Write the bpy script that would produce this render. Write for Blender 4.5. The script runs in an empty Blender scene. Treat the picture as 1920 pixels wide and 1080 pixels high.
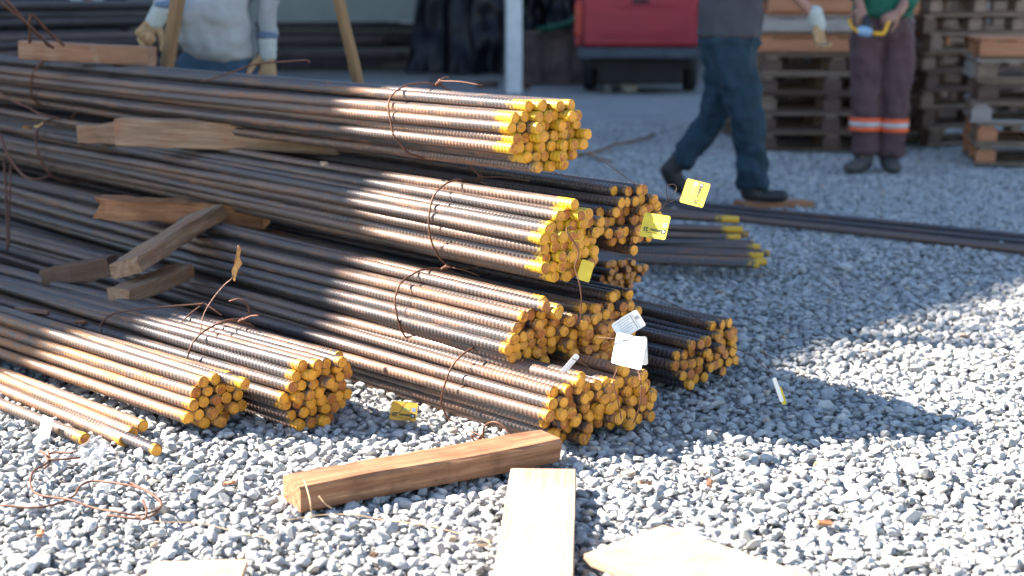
import bpy, bmesh, math, random
import numpy as np
from mathutils import Vector, Matrix, Euler, noise

random.seed(7)
RNG = np.random.default_rng(11)
sc = bpy.context.scene
COL = sc.collection
R = math.radians

# ------------------------------------------------------------ camera, sky, sun, exposure
CAM_H = 1.2
F_PX = 2666.7
PITCH = math.atan((540 - 5) / F_PX)
cd = bpy.data.cameras.new('camera')
cam = bpy.data.objects.new('camera', cd)
COL.objects.link(cam)
cam.location = (0, 0, CAM_H)
cam.rotation_euler = (math.pi / 2 - PITCH, 0, 0)
cd.lens = 50
cd.sensor_width = 36
cd.clip_start = 0.05
cd.clip_end = 2000
cd.dof.use_dof = True
cd.dof.focus_distance = 3.95
cd.dof.aperture_fstop = 2.3
sc.camera = cam

SUN_EL = R(37)
TRAVEL = Vector((0.97, -0.24, 0)).normalized()
sun_dir = Vector((TRAVEL.x * math.cos(SUN_EL), TRAVEL.y * math.cos(SUN_EL), -math.sin(SUN_EL)))
sl = bpy.data.lights.new('sun', 'SUN')
sl.energy = 5.0
sl.angle = R(0.53)
sl.color = (1.0, 0.91, 0.80)
so = bpy.data.objects.new('sun', sl)
so.rotation_euler = sun_dir.to_track_quat('-Z', 'Y').to_euler()
so.location = (-10, 5, 12)
COL.objects.link(so)

w = bpy.data.worlds.new('World')
sc.world = w
w.use_nodes = True
nt = w.node_tree
nt.nodes.clear()
sky = nt.nodes.new('ShaderNodeTexSky')
sky.sky_type = 'NISHITA'
sky.sun_disc = False
sky.sun_elevation = SUN_EL
sky.sun_rotation = math.atan2(-TRAVEL.x, -TRAVEL.y)
sky.air_density = 1.0
sky.dust_density = 0.1
sky.ozone_density = 0.6
bg = nt.nodes.new('ShaderNodeBackground')
bg.inputs['Strength'].default_value = 0.07
wo = nt.nodes.new('ShaderNodeOutputWorld')
nt.links.new(sky.outputs[0], bg.inputs[0])
nt.links.new(bg.outputs[0], wo.inputs[0])
sc.view_settings.view_transform = 'Standard'
sc.view_settings.look = 'None'
sc.view_settings.exposure = 2.36
sc.view_settings.gamma = 1.0
sc.view_settings.use_curve_mapping = False
sc.render.engine = 'CYCLES'
sc.cycles.max_bounces = 5
sc.cycles.diffuse_bounces = 3
sc.cycles.glossy_bounces = 3
sc.cycles.use_denoising = True
sc.render.film_transparent = False

# ------------------------------------------------------------ pixel -> place helpers
FWD = Vector((0, math.cos(PITCH), -math.sin(PITCH)))
UP = Vector((0, math.sin(PITCH), math.cos(PITCH)))
CAM = Vector((0, 0, CAM_H))


def ray(u, v):
    return Vector((1, 0, 0)) * ((u - 960) / F_PX) + FWD + UP * ((540 - v) / F_PX)


def atz(u, v, h=0.0):
    d = ray(u, v)
    return CAM + d * ((h - CAM_H) / d.z)


def aty(u, v, D):
    d = ray(u, v)
    return CAM + d * (D / d.y)


# ------------------------------------------------------------ object helpers
def link(name, me, mat=None, parent=None):
    o = bpy.data.objects.new(name, me)
    COL.objects.link(o)
    if mat is not None and me is not None and hasattr(me, 'materials') and len(me.materials) == 0:
        me.materials.append(mat)
    if parent:
        o.parent = parent
    return o


def empty(name, loc=(0, 0, 0)):
    o = bpy.data.objects.new(name, None)
    COL.objects.link(o)
    o.empty_display_size = 0.1
    o.location = loc
    return o


def tag(o, label, cat, group=None, kind=None):
    o['label'] = label
    o['category'] = cat
    if group:
        o['group'] = group
    if kind:
        o['kind'] = kind
    return o


def mesh_from(verts, faces, name='mesh', smooth=False):
    me = bpy.data.meshes.new(name)
    me.from_pydata([tuple(v) for v in verts], [], faces)
    me.update()
    if smooth:
        me.polygons.foreach_set('use_smooth', [True] * len(me.polygons))
    return me


def bm_to(bm, name='mesh', smooth=False):
    me = bpy.data.meshes.new(name)
    bm.to_mesh(me)
    bm.free()
    if smooth:
        me.polygons.foreach_set('use_smooth', [True] * len(me.polygons))
    return me


def box_bm(bm, sx, sy, sz, c=(0, 0, 0), rot=None, bevel=0.0):
    m = Matrix.Translation(c) @ (rot.to_4x4() if rot is not None else Matrix.Identity(4)) @ Matrix.Diagonal((sx, sy, sz, 1))
    r = bmesh.ops.create_cube(bm, size=1, matrix=m)
    if bevel:
        es = list({e for v in r['verts'] for e in v.link_edges})
        bmesh.ops.bevel(bm, geom=es, offset=bevel, segments=2, affect='EDGES', profile=0.6)


def box(name, s, mat, parent=None, loc=(0, 0, 0), rot=(0, 0, 0), bevel=0.0):
    bm = bmesh.new()
    box_bm(bm, *s, bevel=bevel)
    o = link(name, bm_to(bm, name), mat, parent)
    o.location = loc
    o.rotation_euler = rot
    return o


def catmull(pts, n=6):
    P = [Vector(p) for p in pts]
    if len(P) < 3:
        return P
    out = []
    E = [P[0] * 2 - P[1]] + P + [P[-1] * 2 - P[-2]]
    for i in range(1, len(E) - 2):
        p0, p1, p2, p3 = E[i - 1], E[i], E[i + 1], E[i + 2]
        for k in range(n):
            t = k / n
            out.append(0.5 * ((2 * p1) + (p2 - p0) * t + (2 * p0 - 5 * p1 + 4 * p2 - p3) * t * t
                              + (3 * p1 - p0 - 3 * p2 + p3) * t ** 3))
    out.append(P[-1])
    return out


def tube_mesh(pts, r, sides=6, n=6, name='wire', closed=False, taper=None):
    P = catmull(pts, n)
    verts, faces = [], []
    prev = None
    for i, p in enumerate(P):
        t = (P[min(i + 1, len(P) - 1)] - P[max(i - 1, 0)])
        if t.length < 1e-9:
            t = Vector((1, 0, 0))
        t.normalize()
        a = prev if prev is not None else Vector((0, 0, 1))
        a = a - t * a.dot(t)
        if a.length < 1e-3:
            a = Vector((0, 1, 0)) - t * t.y
        a.normalize()
        prev = a
        b = t.cross(a)
        rr = r if taper is None else r * (1 + (taper - 1) * i / (len(P) - 1))
        for k in range(sides):
            ang = 2 * math.pi * k / sides
            verts.append(p + a * math.cos(ang) * rr + b * math.sin(ang) * rr)
    for i in range(len(P) - 1):
        for k in range(sides):
            k2 = (k + 1) % sides
            faces.append((i * sides + k, i * sides + k2, (i + 1) * sides + k2, (i + 1) * sides + k))
    faces.append(tuple(range(sides))[::-1])
    faces.append(tuple(range((len(P) - 1) * sides, len(P) * sides)))
    return mesh_from(verts, faces, name, True)


# ------------------------------------------------------------ materials
def new_mat(name):
    m = bpy.data.materials.new(name)
    m.use_nodes = True
    nt = m.node_tree
    b = nt.nodes['Principled BSDF']
    return m, nt, b


class NB:
    """small node-building shorthand"""
    def __init__(s, nt):
        s.nt = nt

    def n(s, t, **k):
        x = s.nt.nodes.new(t)
        for a, v in k.items():
            setattr(x, a, v)
        return x

    def L(s, a, b):
        s.nt.links.new(a, b)

    def noise(s, vec, scale, detail=4, rough=0.6):
        x = s.n('ShaderNodeTexNoise')
        x.inputs['Scale'].default_value = scale
        x.inputs['Detail'].default_value = detail
        x.inputs['Roughness'].default_value = rough
        if vec is not None:
            s.L(vec, x.inputs['Vector'])
        return x.outputs['Fac']

    def ramp(s, fac, stops):
        x = s.n('ShaderNodeValToRGB')
        e = x.color_ramp.elements
        while len(e) < len(stops):
            e.new(0.5)
        for i, (p, c) in enumerate(stops):
            e[i].position = p
            e[i].color = (c[0], c[1], c[2], 1) if isinstance(c, (tuple, list)) else (c, c, c, 1)
        s.L(fac, x.inputs[0])
        return x.outputs[0]

    def math(s, op, a, b=None, clamp=False):
        x = s.n('ShaderNodeMath', operation=op)
        x.use_clamp = clamp
        for i, v in enumerate((a, b)):
            if v is None:
                continue
            if isinstance(v, (int, float)):
                x.inputs[i].default_value = v
            else:
                s.L(v, x.inputs[i])
        return x.outputs[0]

    def mix(s, fac, a, b, mode='MIX'):
        x = s.n('ShaderNodeMix', data_type='RGBA', blend_type=mode)
        for i, v in ((0, fac), (6, a), (7, b)):
            if isinstance(v, (int, float)):
                x.inputs[i].default_value = v
            elif isinstance(v, (tuple, list)):
                x.inputs[i].default_value = (v[0], v[1], v[2], 1)
            else:
                s.L(v, x.inputs[i])
        return x.outputs[2]

    def mapping(s, vec, scale=(1, 1, 1), loc=None):
        x = s.n('ShaderNodeMapping')
        x.inputs['Scale'].default_value = scale
        s.L(vec, x.inputs['Vector'])
        if loc is not None:
            s.L(loc, x.inputs['Location'])
        return x.outputs[0]

    def bump(s, h, strength, dist, b):
        x = s.n('ShaderNodeBump')
        x.inputs['Strength'].default_value = strength
        x.inputs['Distance'].default_value = dist
        s.L(h, x.inputs['Height'])
        s.L(x.outputs[0], b.inputs['Normal'])


def obj_vec(nb, scale=(1, 1, 1)):
    """object coordinates shifted by the object's own random number"""
    tc = nb.n('ShaderNodeTexCoord')
    oi = nb.n('ShaderNodeObjectInfo')
    cx = nb.n('ShaderNodeCombineXYZ')
    m = nb.math('MULTIPLY', oi.outputs['Random'], 37.0)
    for i in range(3):
        nb.L(m, cx.inputs[i])
    return nb.mapping(tc.outputs['Object'], scale, cx.outputs[0]), oi.outputs['Random'], tc


def simple(name, col, rough=0.7, metal=0.0, var=0.25, scale=8, bump=0.0, bscale=60, spec=0.5):
    m, nt, b = new_mat(name)
    nb = NB(nt)
    vec, rnd, tc = obj_vec(nb)
    f = nb.noise(vec, scale, 5, 0.65)
    lo = tuple(c * (1 - var) for c in col)
    hi = tuple(min(1, c * (1 + var)) for c in col)
    nb.L(nb.ramp(f, [(0.3, lo), (0.7, hi)]), b.inputs['Base Color'])
    b.inputs['Roughness'].default_value = rough
    b.inputs['Metallic'].default_value = metal
    b.inputs['Specular IOR Level'].default_value = spec
    if bump:
        nb.bump(nb.noise(vec, bscale, 4), bump, 0.01, b)
    return m


def rebar_mat(name, dark, brown, rust, yel, ylen, metal=0.55, rough=0.4, rustamt=0.5):
    m, nt, b = new_mat(name)
    nb = NB(nt)
    vec, rnd, tc = obj_vec(nb)
    longv = nb.mapping(vec, (1.2, 14, 14))
    fine = nb.mapping(vec, (9, 60, 60))
    f1 = nb.noise(longv, 1.6, 4, 0.6)
    f2 = nb.noise(fine, 1.5, 5, 0.7)
    r2 = nb.math('FRACT', nb.math('MULTIPLY', rnd, 7.31))
    bias = nb.math('ADD', nb.math('MULTIPLY', r2, 0.46), -0.24)
    t = nb.math('ADD', f1, bias)
    base = nb.ramp(t, [(0.36, dark), (0.50, tuple(0.5 * (a + c) for a, c in zip(dark, brown))), (0.62, brown)])
    rf = nb.math('MULTIPLY', nb.math('ADD', f2, nb.math('MULTIPLY', f1, 0.6)), 0.62)
    rm = nb.ramp(rf, [(0.53 - 0.06 * rustamt, 0.0), (0.64 - 0.08 * rustamt, 1.0)])
    base2 = nb.mix(nb.math('MULTIPLY', rm, 0.25 + 0.6 * rustamt), base, rust)
    # sprayed paint near the cut end (the end is at local x = 0)
    sx = nb.n('ShaderNodeSeparateXYZ')
    nb.L(tc.outputs['Object'], sx.inputs[0])
    pn = nb.noise(nb.mapping(vec, (1, 1, 1)), 45, 3)
    r3 = nb.math('FRACT', nb.math('MULTIPLY', rnd, 13.7))
    ln = nb.math('ADD', nb.math('MULTIPLY', r3, ylen), ylen * 0.15)
    d = nb.math('ADD', sx.outputs[0], ln)          # > 0 inside the painted length
    pm = nb.math('MULTIPLY', nb.math('ADD', d, nb.math('MULTIPLY', nb.math('ADD', pn, -0.5), 0.13)), 30, True)
    colr = nb.mix(nb.math('MULTIPLY', pm, 0.93), base2, yel)
    nb.L(colr, b.inputs['Base Color'])
    ml = nb.math('MULTIPLY', nb.math('SUBTRACT', 1.0, pm), nb.math('SUBTRACT', metal, nb.math('MULTIPLY', rm, metal * 0.8)), True)
    nb.L(ml, b.inputs['Metallic'])
    rg = nb.math('ADD', nb.math('MULTIPLY', rm, 0.3), nb.math('ADD', nb.math('MULTIPLY', f2, 0.25), rough - 0.12))
    nb.L(rg, b.inputs['Roughness'])
    nb.bump(f2, 0.25, 0.002, b)
    return m


def cap_mat(name, yel, org):
    m, nt, b = new_mat(name)
    nb = NB(nt)
    vec, rnd, tc = obj_vec(nb)
    f = nb.noise(vec, 90, 4, 0.7)
    f3 = nb.noise(vec, 35, 2)
    g = nb.math('ADD', nb.math('MULTIPLY', f, 0.5), nb.math('MULTIPLY', f3, 0.5))
    g = nb.math('ADD', g, nb.math('MULTIPLY', nb.math('ADD', rnd, -0.5), 0.30))
    face = nb.ramp(g, [(0.36, org), (0.52, yel), (0.7, tuple(min(1, c * 1.25) for c in yel))])
    sx = nb.n('ShaderNodeSeparateXYZ')
    nb.L(tc.outputs['Object'], sx.inputs[0])
    rad = nb.math('SQRT', nb.math('ADD', nb.math('MULTIPLY', sx.outputs[1], sx.outputs[1]), nb.math('MULTIPLY', sx.outputs[2], sx.outputs[2])))
    rim = nb.ramp(nb.math('ADD', nb.math('MULTIPLY', rad, 50.0), nb.math('MULTIPLY', nb.math('ADD', f3, -0.5), 0.3)), [(0.66, 0.0), (0.78, 1.0)])
    nb.L(nb.mix(nb.math('MULTIPLY', rim, 0.7), face, (0.20, 0.062, 0.014)), b.inputs['Base Color'])
    b.inputs['Roughness'].default_value = 0.6
    nb.bump(nb.noise(vec, 160, 4), 0.5, 0.002, b)
    return m


YEL = (0.74, 0.34, 0.02)
YEL_L = (0.78, 0.48, 0.025)
YEL_G = (0.66, 0.38, 0.02)
M = {}
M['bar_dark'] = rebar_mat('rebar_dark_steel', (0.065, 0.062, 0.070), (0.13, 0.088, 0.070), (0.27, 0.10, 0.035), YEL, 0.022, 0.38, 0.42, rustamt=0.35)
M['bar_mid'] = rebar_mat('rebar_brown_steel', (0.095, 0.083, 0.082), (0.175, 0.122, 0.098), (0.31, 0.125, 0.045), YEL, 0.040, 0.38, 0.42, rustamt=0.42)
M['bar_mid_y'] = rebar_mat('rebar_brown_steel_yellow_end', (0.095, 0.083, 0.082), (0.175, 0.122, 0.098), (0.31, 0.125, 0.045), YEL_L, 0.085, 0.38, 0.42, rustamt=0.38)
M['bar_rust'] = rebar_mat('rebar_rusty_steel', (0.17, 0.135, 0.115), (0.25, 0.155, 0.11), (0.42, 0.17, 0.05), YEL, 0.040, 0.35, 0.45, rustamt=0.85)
M['bar_top'] = rebar_mat('rebar_top_steel', (0.085, 0.078, 0.08), (0.17, 0.118, 0.095), (0.31, 0.12, 0.04), YEL_G, 0.09, 0.38, 0.42, rustamt=0.45)
M['cap'] = cap_mat('painted_bar_end', (0.60, 0.255, 0.018), (0.34, 0.095, 0.014))
M['cap_rust'] = cap_mat('rusty_bar_end', (0.46, 0.20, 0.05), (0.26, 0.09, 0.03))
M['wire'] = simple('rusty_wire', (0.13, 0.055, 0.033), 0.6, 0.4, 0.4, 40)
M['wire_thin'] = simple('thin_wire', (0.13, 0.07, 0.05), 0.5, 0.5, 0.4, 60)
M['straw'] = simple('dry_straw', (0.45, 0.30, 0.18), 0.8, 0, 0.3, 30)


def wood_mat(name, a, b_, dirt=(0.1, 0.07, 0.05), dirtamt=0.5, grain=1.0, rough=0.75, bump=0.35):
    m, nt, b = new_mat(name)
    nb = NB(nt)
    vec, rnd, tc = obj_vec(nb)
    g1 = nb.noise(nb.mapping(vec, (1.4, 26, 26)), 2.2 * grain, 5, 0.65)
    g2 = nb.noise(nb.mapping(vec, (5, 110, 110)), 1.6 * grain, 4, 0.7)
    g3 = nb.noise(vec, 7, 4, 0.6)
    c = nb.ramp(g1, [(0.32, a), (0.68, b_)])
    c = nb.mix(nb.math('MULTIPLY', nb.ramp(g2, [(0.42, 1.0), (0.6, 0.0)]), 0.35), c, tuple(0.5 * x for x in a))
    c = nb.mix(nb.math('MULTIPLY', nb.ramp(g3, [(0.5, 0.0), (0.7, 1.0)]), dirtamt), c, dirt)
    nb.L(c, b.inputs['Base Color'])
    b.inputs['Roughness'].default_value = rough
    b.inputs['Specular IOR Level'].default_value = 0.3
    h = nb.math('ADD', g1, nb.math('MULTIPLY', g2, 0.7))
    nb.bump(h, bump, 0.004, b)
    return m


M['wood_pale'] = wood_mat('pale_fresh_wood', (0.38, 0.26, 0.175), (0.54, 0.405, 0.30), (0.26, 0.15, 0.085), 0.45)
M['wood_tan'] = wood_mat('tan_timber', (0.28, 0.11, 0.05), (0.50, 0.24, 0.11), (0.16, 0.06, 0.03), 0.6)
M['wood_beam'] = wood_mat('split_beam_wood', (0.20, 0.080, 0.036), (0.42, 0.225, 0.12), (0.10, 0.045, 0.025), 0.75)
M['wood_brown'] = wood_mat('brown_timber', (0.24, 0.11, 0.06), (0.36, 0.19, 0.11), (0.45, 0.36, 0.28), 0.25)
M['wood_grey'] = wood_mat('weathered_timber', (0.22, 0.125, 0.075), (0.43, 0.28, 0.18), (0.30, 0.11, 0.045), 0.6)
M['wood_dark'] = wood_mat('dark_timber', (0.10, 0.055, 0.035), (0.17, 0.10, 0.07), (0.07, 0.04, 0.03), 0.4)
M['wood_stake'] = wood_mat('stake_wood', (0.20, 0.115, 0.055), (0.28, 0.17, 0.085), (0.2, 0.11, 0.05), 0.3)
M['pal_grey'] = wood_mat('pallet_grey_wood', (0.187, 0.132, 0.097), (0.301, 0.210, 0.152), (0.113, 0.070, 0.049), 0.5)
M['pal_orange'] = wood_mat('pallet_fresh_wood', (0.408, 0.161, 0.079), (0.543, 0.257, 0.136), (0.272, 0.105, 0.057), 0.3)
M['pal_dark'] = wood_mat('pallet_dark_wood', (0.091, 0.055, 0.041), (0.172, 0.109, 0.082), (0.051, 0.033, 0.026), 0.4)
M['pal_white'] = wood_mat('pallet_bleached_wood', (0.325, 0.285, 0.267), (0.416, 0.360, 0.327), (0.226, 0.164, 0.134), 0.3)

# ------------------------------------------------------------ ground and gravel
def stone_mat():
    m, nt, b = new_mat('crushed_stone')
    nb = NB(nt)
    tc = nb.n('ShaderNodeTexCoord')
    oi = nb.n('ShaderNodeObjectInfo')
    rnd = oi.outputs['Random']
    cx = nb.n('ShaderNodeCombineXYZ')
    mm = nb.math('MULTIPLY', rnd, 91.0)
    for i in range(3):
        nb.L(mm, cx.inputs[i])
    vec = nb.mapping(tc.outputs['Object'], (1, 1, 1), cx.outputs[0])
    base = nb.ramp(rnd, [(0.0, (0.20, 0.20, 0.195)), (0.05, (0.34, 0.345, 0.345)), (0.4, (0.45, 0.455, 0.455)), (0.78, (0.54, 0.54, 0.535)), (0.93, (0.58, 0.56, 0.52)), (0.985, (0.62, 0.58, 0.52)), (1.0, (0.50, 0.36, 0.25))])
    f = nb.noise(vec, 2.2, 6, 0.75)
    c = nb.mix(1.0, base, nb.ramp(f, [(0.3, 0.72), (0.7, 1.12)]), 'MULTIPLY')
    nb.L(c, b.inputs['Base Color'])
    b.inputs['Roughness'].default_value = 0.85
    b.inputs['Specular IOR Level'].default_value = 0.3
    nb.bump(nb.noise(vec, 6, 6, 0.7), 0.45, 0.12, b)
    return m


M['stone'] = stone_mat()


def ground_mat():
    m, nt, b = new_mat('dusty_ground')
    nb = NB(nt)
    tc = nb.n('ShaderNodeTexCoord')
    v = tc.outputs['Object']
    f = nb.noise(v, 0.6, 5, 0.6)
    g = nb.noise(v, 45, 5, 0.75)
    h = nb.noise(v, 4, 4, 0.6)
    c = nb.ramp(f, [(0.3, (0.30, 0.31, 0.315)), (0.7, (0.39, 0.40, 0.405))])
    c = nb.mix(1.0, c, nb.ramp(g, [(0.35, 0.55), (0.65, 1.2)]), 'MULTIPLY')
    c = nb.mix(1.0, c, nb.ramp(h, [(0.3, 0.85), (0.7, 1.1)]), 'MULTIPLY')
    nb.L(c, b.inputs['Base Color'])
    b.inputs['Roughness'].default_value = 0.95
    b.inputs['Specular IOR Level'].default_value = 0.2
    nb.bump(g, 0.8, 0.03, b)
    return m


M['ground'] = ground_mat()


def relief(x, y):
    return 0.012 * noise.noise(Vector((x * 0.9, y * 0.9, 3.1))) + 0.006 * noise.noise(Vector((x * 3.1, y * 3.1, 7.7)))


# ground sheet: fine near the camera, out to the horizon beyond
bm = bmesh.new()
bmesh.ops.create_grid(bm, x_segments=8, y_segments=8, size=600)
me = bm_to(bm, 'ground')
go = link('ground', me, M['ground'])
go.location = (0, 0, -0.022)
go['kind'] = 'structure'
go['label'] = 'dusty grey yard ground under the gravel'

rock_coll = bpy.data.collections.new('rock_shapes')
for i in range(14):
    bm = bmesh.new()
    s = Vector((1.0, random.uniform(0.62, 0.92), random.uniform(0.42, 0.68)))
    for k in range(17):
        p = Vector((random.gauss(0, 1), random.gauss(0, 1), random.gauss(0, 1))).normalized()
        p *= random.uniform(0.86, 1.04)
        bm.verts.new((p.x * s.x, p.y * s.y, p.z * s.z))
    r = bmesh.ops.convex_hull(bm, input=bm.verts)
    bmesh.ops.delete(bm, geom=[g for g in r['geom_interior'] if isinstance(g, bmesh.types.BMVert)], context='VERTS')
    bmesh.ops.bevel(bm, geom=list(bm.edges), offset=0.07, segments=1, affect='EDGES', clamp_overlap=True)
    bmesh.ops.recalc_face_normals(bm, faces=bm.faces)
    me = bm_to(bm, 'rock')
    me.materials.append(M['stone'])
    ro = bpy.data.objects.new('rock_shape', me)
    rock_coll.objects.link(ro)


def scatter(name, pts, scl, zs, label):
    n = len(pts)
    me = bpy.data.meshes.new(name)
    me.vertices.add(n)
    co = np.zeros((n, 3), 'f')
    co[:, :2] = pts
    co[:, 2] = zs
    me.vertices.foreach_set('co', co.ravel())
    a = me.attributes.new('scl', 'FLOAT', 'POINT')
    a.data.foreach_set('value', np.asarray(scl, 'f'))
    a = me.attributes.new('rot', 'FLOAT_VECTOR', 'POINT')
    rot = np.stack([RNG.normal(0, 0.32, n), RNG.normal(0, 0.32, n), RNG.uniform(0, 6.28, n)], 1).astype('f')
    a.data.foreach_set('vector', rot.ravel())
    a = me.attributes.new('idx', 'INT', 'POINT')
    a.data.foreach_set('value', RNG.integers(0, 14, n).astype('i'))
    me.update()
    o = link(name, me)
    ng = bpy.data.node_groups.new(name + '_spread', 'GeometryNodeTree')
    ng.interface.new_socket('Geometry', in_out='INPUT', socket_type='NodeSocketGeometry')
    ng.interface.new_socket('Geometry', in_out='OUTPUT', socket_type='NodeSocketGeometry')
    N, Lk = ng.nodes, ng.links
    gi, gout = N.new('NodeGroupInput'), N.new('NodeGroupOutput')
    ci = N.new('GeometryNodeCollectionInfo')
    ci.inputs['Collection'].default_value = rock_coll
    ci.inputs['Separate Children'].default_value = True
    ci.inputs['Reset Children'].default_value = True
    ip = N.new('GeometryNodeInstanceOnPoints')
    ip.inputs['Pick Instance'].default_value = True

    def attr(nm, t):
        x = N.new('GeometryNodeInputNamedAttribute')
        x.data_type = t
        x.inputs['Name'].default_value = nm
        return x.outputs['Attribute']
    er = N.new('FunctionNodeEulerToRotation')
    Lk.new(gi.outputs[0], ip.inputs['Points'])
    Lk.new(ci.outputs[0], ip.inputs['Instance'])
    Lk.new(attr('idx', 'INT'), ip.inputs['Instance Index'])
    Lk.new(attr('rot', 'FLOAT_VECTOR'), er.inputs[0])
    Lk.new(er.outputs[0], ip.inputs['Rotation'])
    Lk.new(attr('scl', 'FLOAT'), ip.inputs['Scale'])
    Lk.new(ip.outputs[0], gout.inputs[0])
    md = o.modifiers.new('spread', 'NODES')
    md.node_group = ng
    o['kind'] = 'stuff'
    o['label'] = label
    return o


def grid_pts(y0, y1, step, margin):
    out = []
    ys = np.arange(y0, y1, step * 0.87)
    for j, y in enumerate(ys):
        hw = 0.375 * y + margin
        xs = np.arange(-hw, hw, step) + (step / 2 if j % 2 else 0)
        out.append(np.stack([xs, np.full_like(xs, y)], 1))
    p = np.concatenate(out)
    p += RNG.uniform(-0.42, 0.42, p.shape) * step
    return p


def rel_arr(p):
    return np.array([relief(a, b) for a, b in p])


# near gravel: a packed lower layer and an upper one of larger stones
pA = grid_pts(2.2, 7.2, 0.0238, 0.45)
sA = np.clip(RNG.lognormal(math.log(0.0142), 0.30, len(pA)), 0.007, 0.028)
zA = rel_arr(pA) - 0.014 + RNG.uniform(-0.004, 0.004, len(pA))
pB = grid_pts(2.2, 7.2, 0.037, 0.45)
sB = np.clip(RNG.lognormal(math.log(0.0165), 0.30, len(pB)), 0.008, 0.033)
zB = rel_arr(pB) - 0.001 + RNG.uniform(-0.005, 0.004, len(pB))
pC = grid_pts(7.1, 15.0, 0.033, 0.5)
keep = RNG.uniform(0, 1, len(pC)) < np.clip((16.5 - pC[:, 1]) / 5.0, 0.18, 1)
pC = pC[keep]
sC = np.clip(RNG.lognormal(math.log(0.019), 0.28, len(pC)), 0.010, 0.035)
zC = rel_arr(pC) - 0.014 + RNG.uniform(-0.006, 0.006, len(pC)) - np.clip((pC[:, 1] - 11) / 4, 0, 1) * 0.008
P = np.concatenate([pA, pB, pC])
scatter('gravel', P, np.concatenate([sA, sB, sC]), np.concatenate([zA, zB, zC]),
        'loose grey crushed stone gravel covering the yard')


# ------------------------------------------------------------ rebars
RB = 0.0158


def rebar_mesh(name, L, r0, pitch, amp, skew, bow, seed, sides=12, per=6, bar_mat=None, capm=None, bend=None):
    rr = random.Random(seed)
    n = int(L / pitch * per) + 1
    xs = -np.arange(n) * (pitch / per)
    th = np.arange(sides) * 2 * math.pi / sides
    X, T = np.meshgrid(xs, th, indexing='ij')
    half = (T < math.pi - 1e-6)
    crest = np.abs(np.sin(T)) ** 0.45
    ph = X / pitch + np.where(half, skew * T / math.pi, skew * (2 * math.pi - T) / math.pi + 0.5)
    pulse = np.clip(np.cos(2 * math.pi * ph) * 1.5 + 0.45, 0, 1)
    rad = r0 + amp * pulse * crest
    rad += np.where((np.abs(np.sin(T)) < 0.05), amp * 0.6, 0)
    # a stretch without ribs carries the mill's plain surface
    b1, b2 = rr.uniform(0, 6), rr.uniform(0.6, 1.4)
    yb = bow * np.sin(X * b2 + b1) - bow * math.sin(b1)
    zb = bow * 0.35 * np.sin(X * b2 * 1.3 + b1 * 2) - bow * 0.35 * math.sin(b1 * 2)
    if bend is not None:
        yb = yb + bend[0] * X ** 2
        zb = zb + bend[1] * X ** 2
    co = np.stack([X, yb + rad * np.cos(T), zb + rad * np.sin(T)], -1).reshape(-1, 3)
    i = np.arange(n - 1)[:, None] * sides
    k = np.arange(sides)[None, :]
    k2 = (k + 1) % sides
    quads = np.stack([i + k, i + k2, i + sides + k2, i + sides + k], -1).reshape(-1, 4)
    # cut end: chamfer ring, slightly domed, uneven
    shear = rr.uniform(-0.12, 0.12), rr.uniform(-0.10, 0.16)
    sq = [rr.uniform(0.9, 1.0) for _ in range(sides)]
    cap_r = []
    for ring, (f, dx) in enumerate(((1.0, 0.0005), (0.93, 0.0022), (0.5, 0.0030))):
        for q in range(sides):
            rad_c = r0 * f * sq[q] * 1.04
            yy, zz = rad_c * math.cos(th[q]), rad_c * math.sin(th[q])
            cap_r.append((dx + shear[0] * yy + shear[1] * zz, yb[0, 0] + yy, zb[0, 0] + zz))
    cap_r.append((0.0032, yb[0, 0], zb[0, 0]))
    base = n * sides
    co = np.concatenate([co, np.array(cap_r)])
    me = bpy.data.meshes.new(name)
    faces = quads.tolist()
    nq = len(faces)
    rings = [0, base, base + sides, base + 2 * sides]
    for a, b in zip(rings[:-1], rings[1:]):
        for q in range(sides):
            q2 = (q + 1) % sides
            faces.append([a + q2, a + q, b + q, b + q2])
    for q in range(sides):
        faces.append([rings[-1] + (q + 1) % sides, rings[-1] + q, base + 3 * sides])
    me.from_pydata(co.tolist(), [], faces)
    sm_ = np.ones(len(faces), bool)
    sm_[nq:] = False
    me.polygons.foreach_set('use_smooth', sm_)
    mi = np.zeros(len(faces), 'i')
    mi[nq + sides:] = 1
    me.polygons.foreach_set('material_index', mi)
    me.materials.append(bar_mat)
    me.materials.append(capm)
    me.update()
    return me


def variants(kind, n=3, L=6.4, r0=RB, pitch=0.0165, amp=0.0025, skew=0.0, cap='cap', bow=0.009):
    return [rebar_mesh('rebar', L, r0, pitch * (1 + 0.04 * i), amp, skew if i % 2 == 0 else skew * 0.4, bow, 100 + i + len(kind) % 7,
                       bar_mat=M[kind], capm=M[cap]) for i in range(n)]


V_DARK = variants('bar_dark', 3, skew=0.7)
V_MID = variants('bar_mid', 3, skew=0.35)
V_MIDY = variants('bar_mid_y', 3, skew=0.35)
V_RUST = variants('bar_rust', 3, skew=0.3)
V_TOP = variants('bar_top', 3, skew=0.6)
V_THIN = variants('bar_dark', 2, L=4.0, r0=0.0118, pitch=0.012, amp=0.0019, skew=0.5, cap='cap_rust')


def hex_points(count, wid, hei, sp, seed):
    rr = random.Random(seed)
    pts = []
    rows = int(hei / (sp * 0.87)) + 4
    cols = int(wid / sp) + 4
    ox, oz = rr.uniform(-0.3, 0.3) * sp, rr.uniform(-0.2, 0.2) * sp
    for j in range(-rows, rows + 1):
        for i in range(-cols, cols + 1):
            y = (i + (0.5 if j % 2 else 0)) * sp + ox
            z = j * sp * 0.87 + oz
            d = (2 * y / wid) ** 2 + (2 * z / hei) ** 2
            pts.append((d + rr.uniform(-0.08, 0.08), y, z))
    pts.sort()
    return [(y, z) for _, y, z in pts[:count]]


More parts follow.
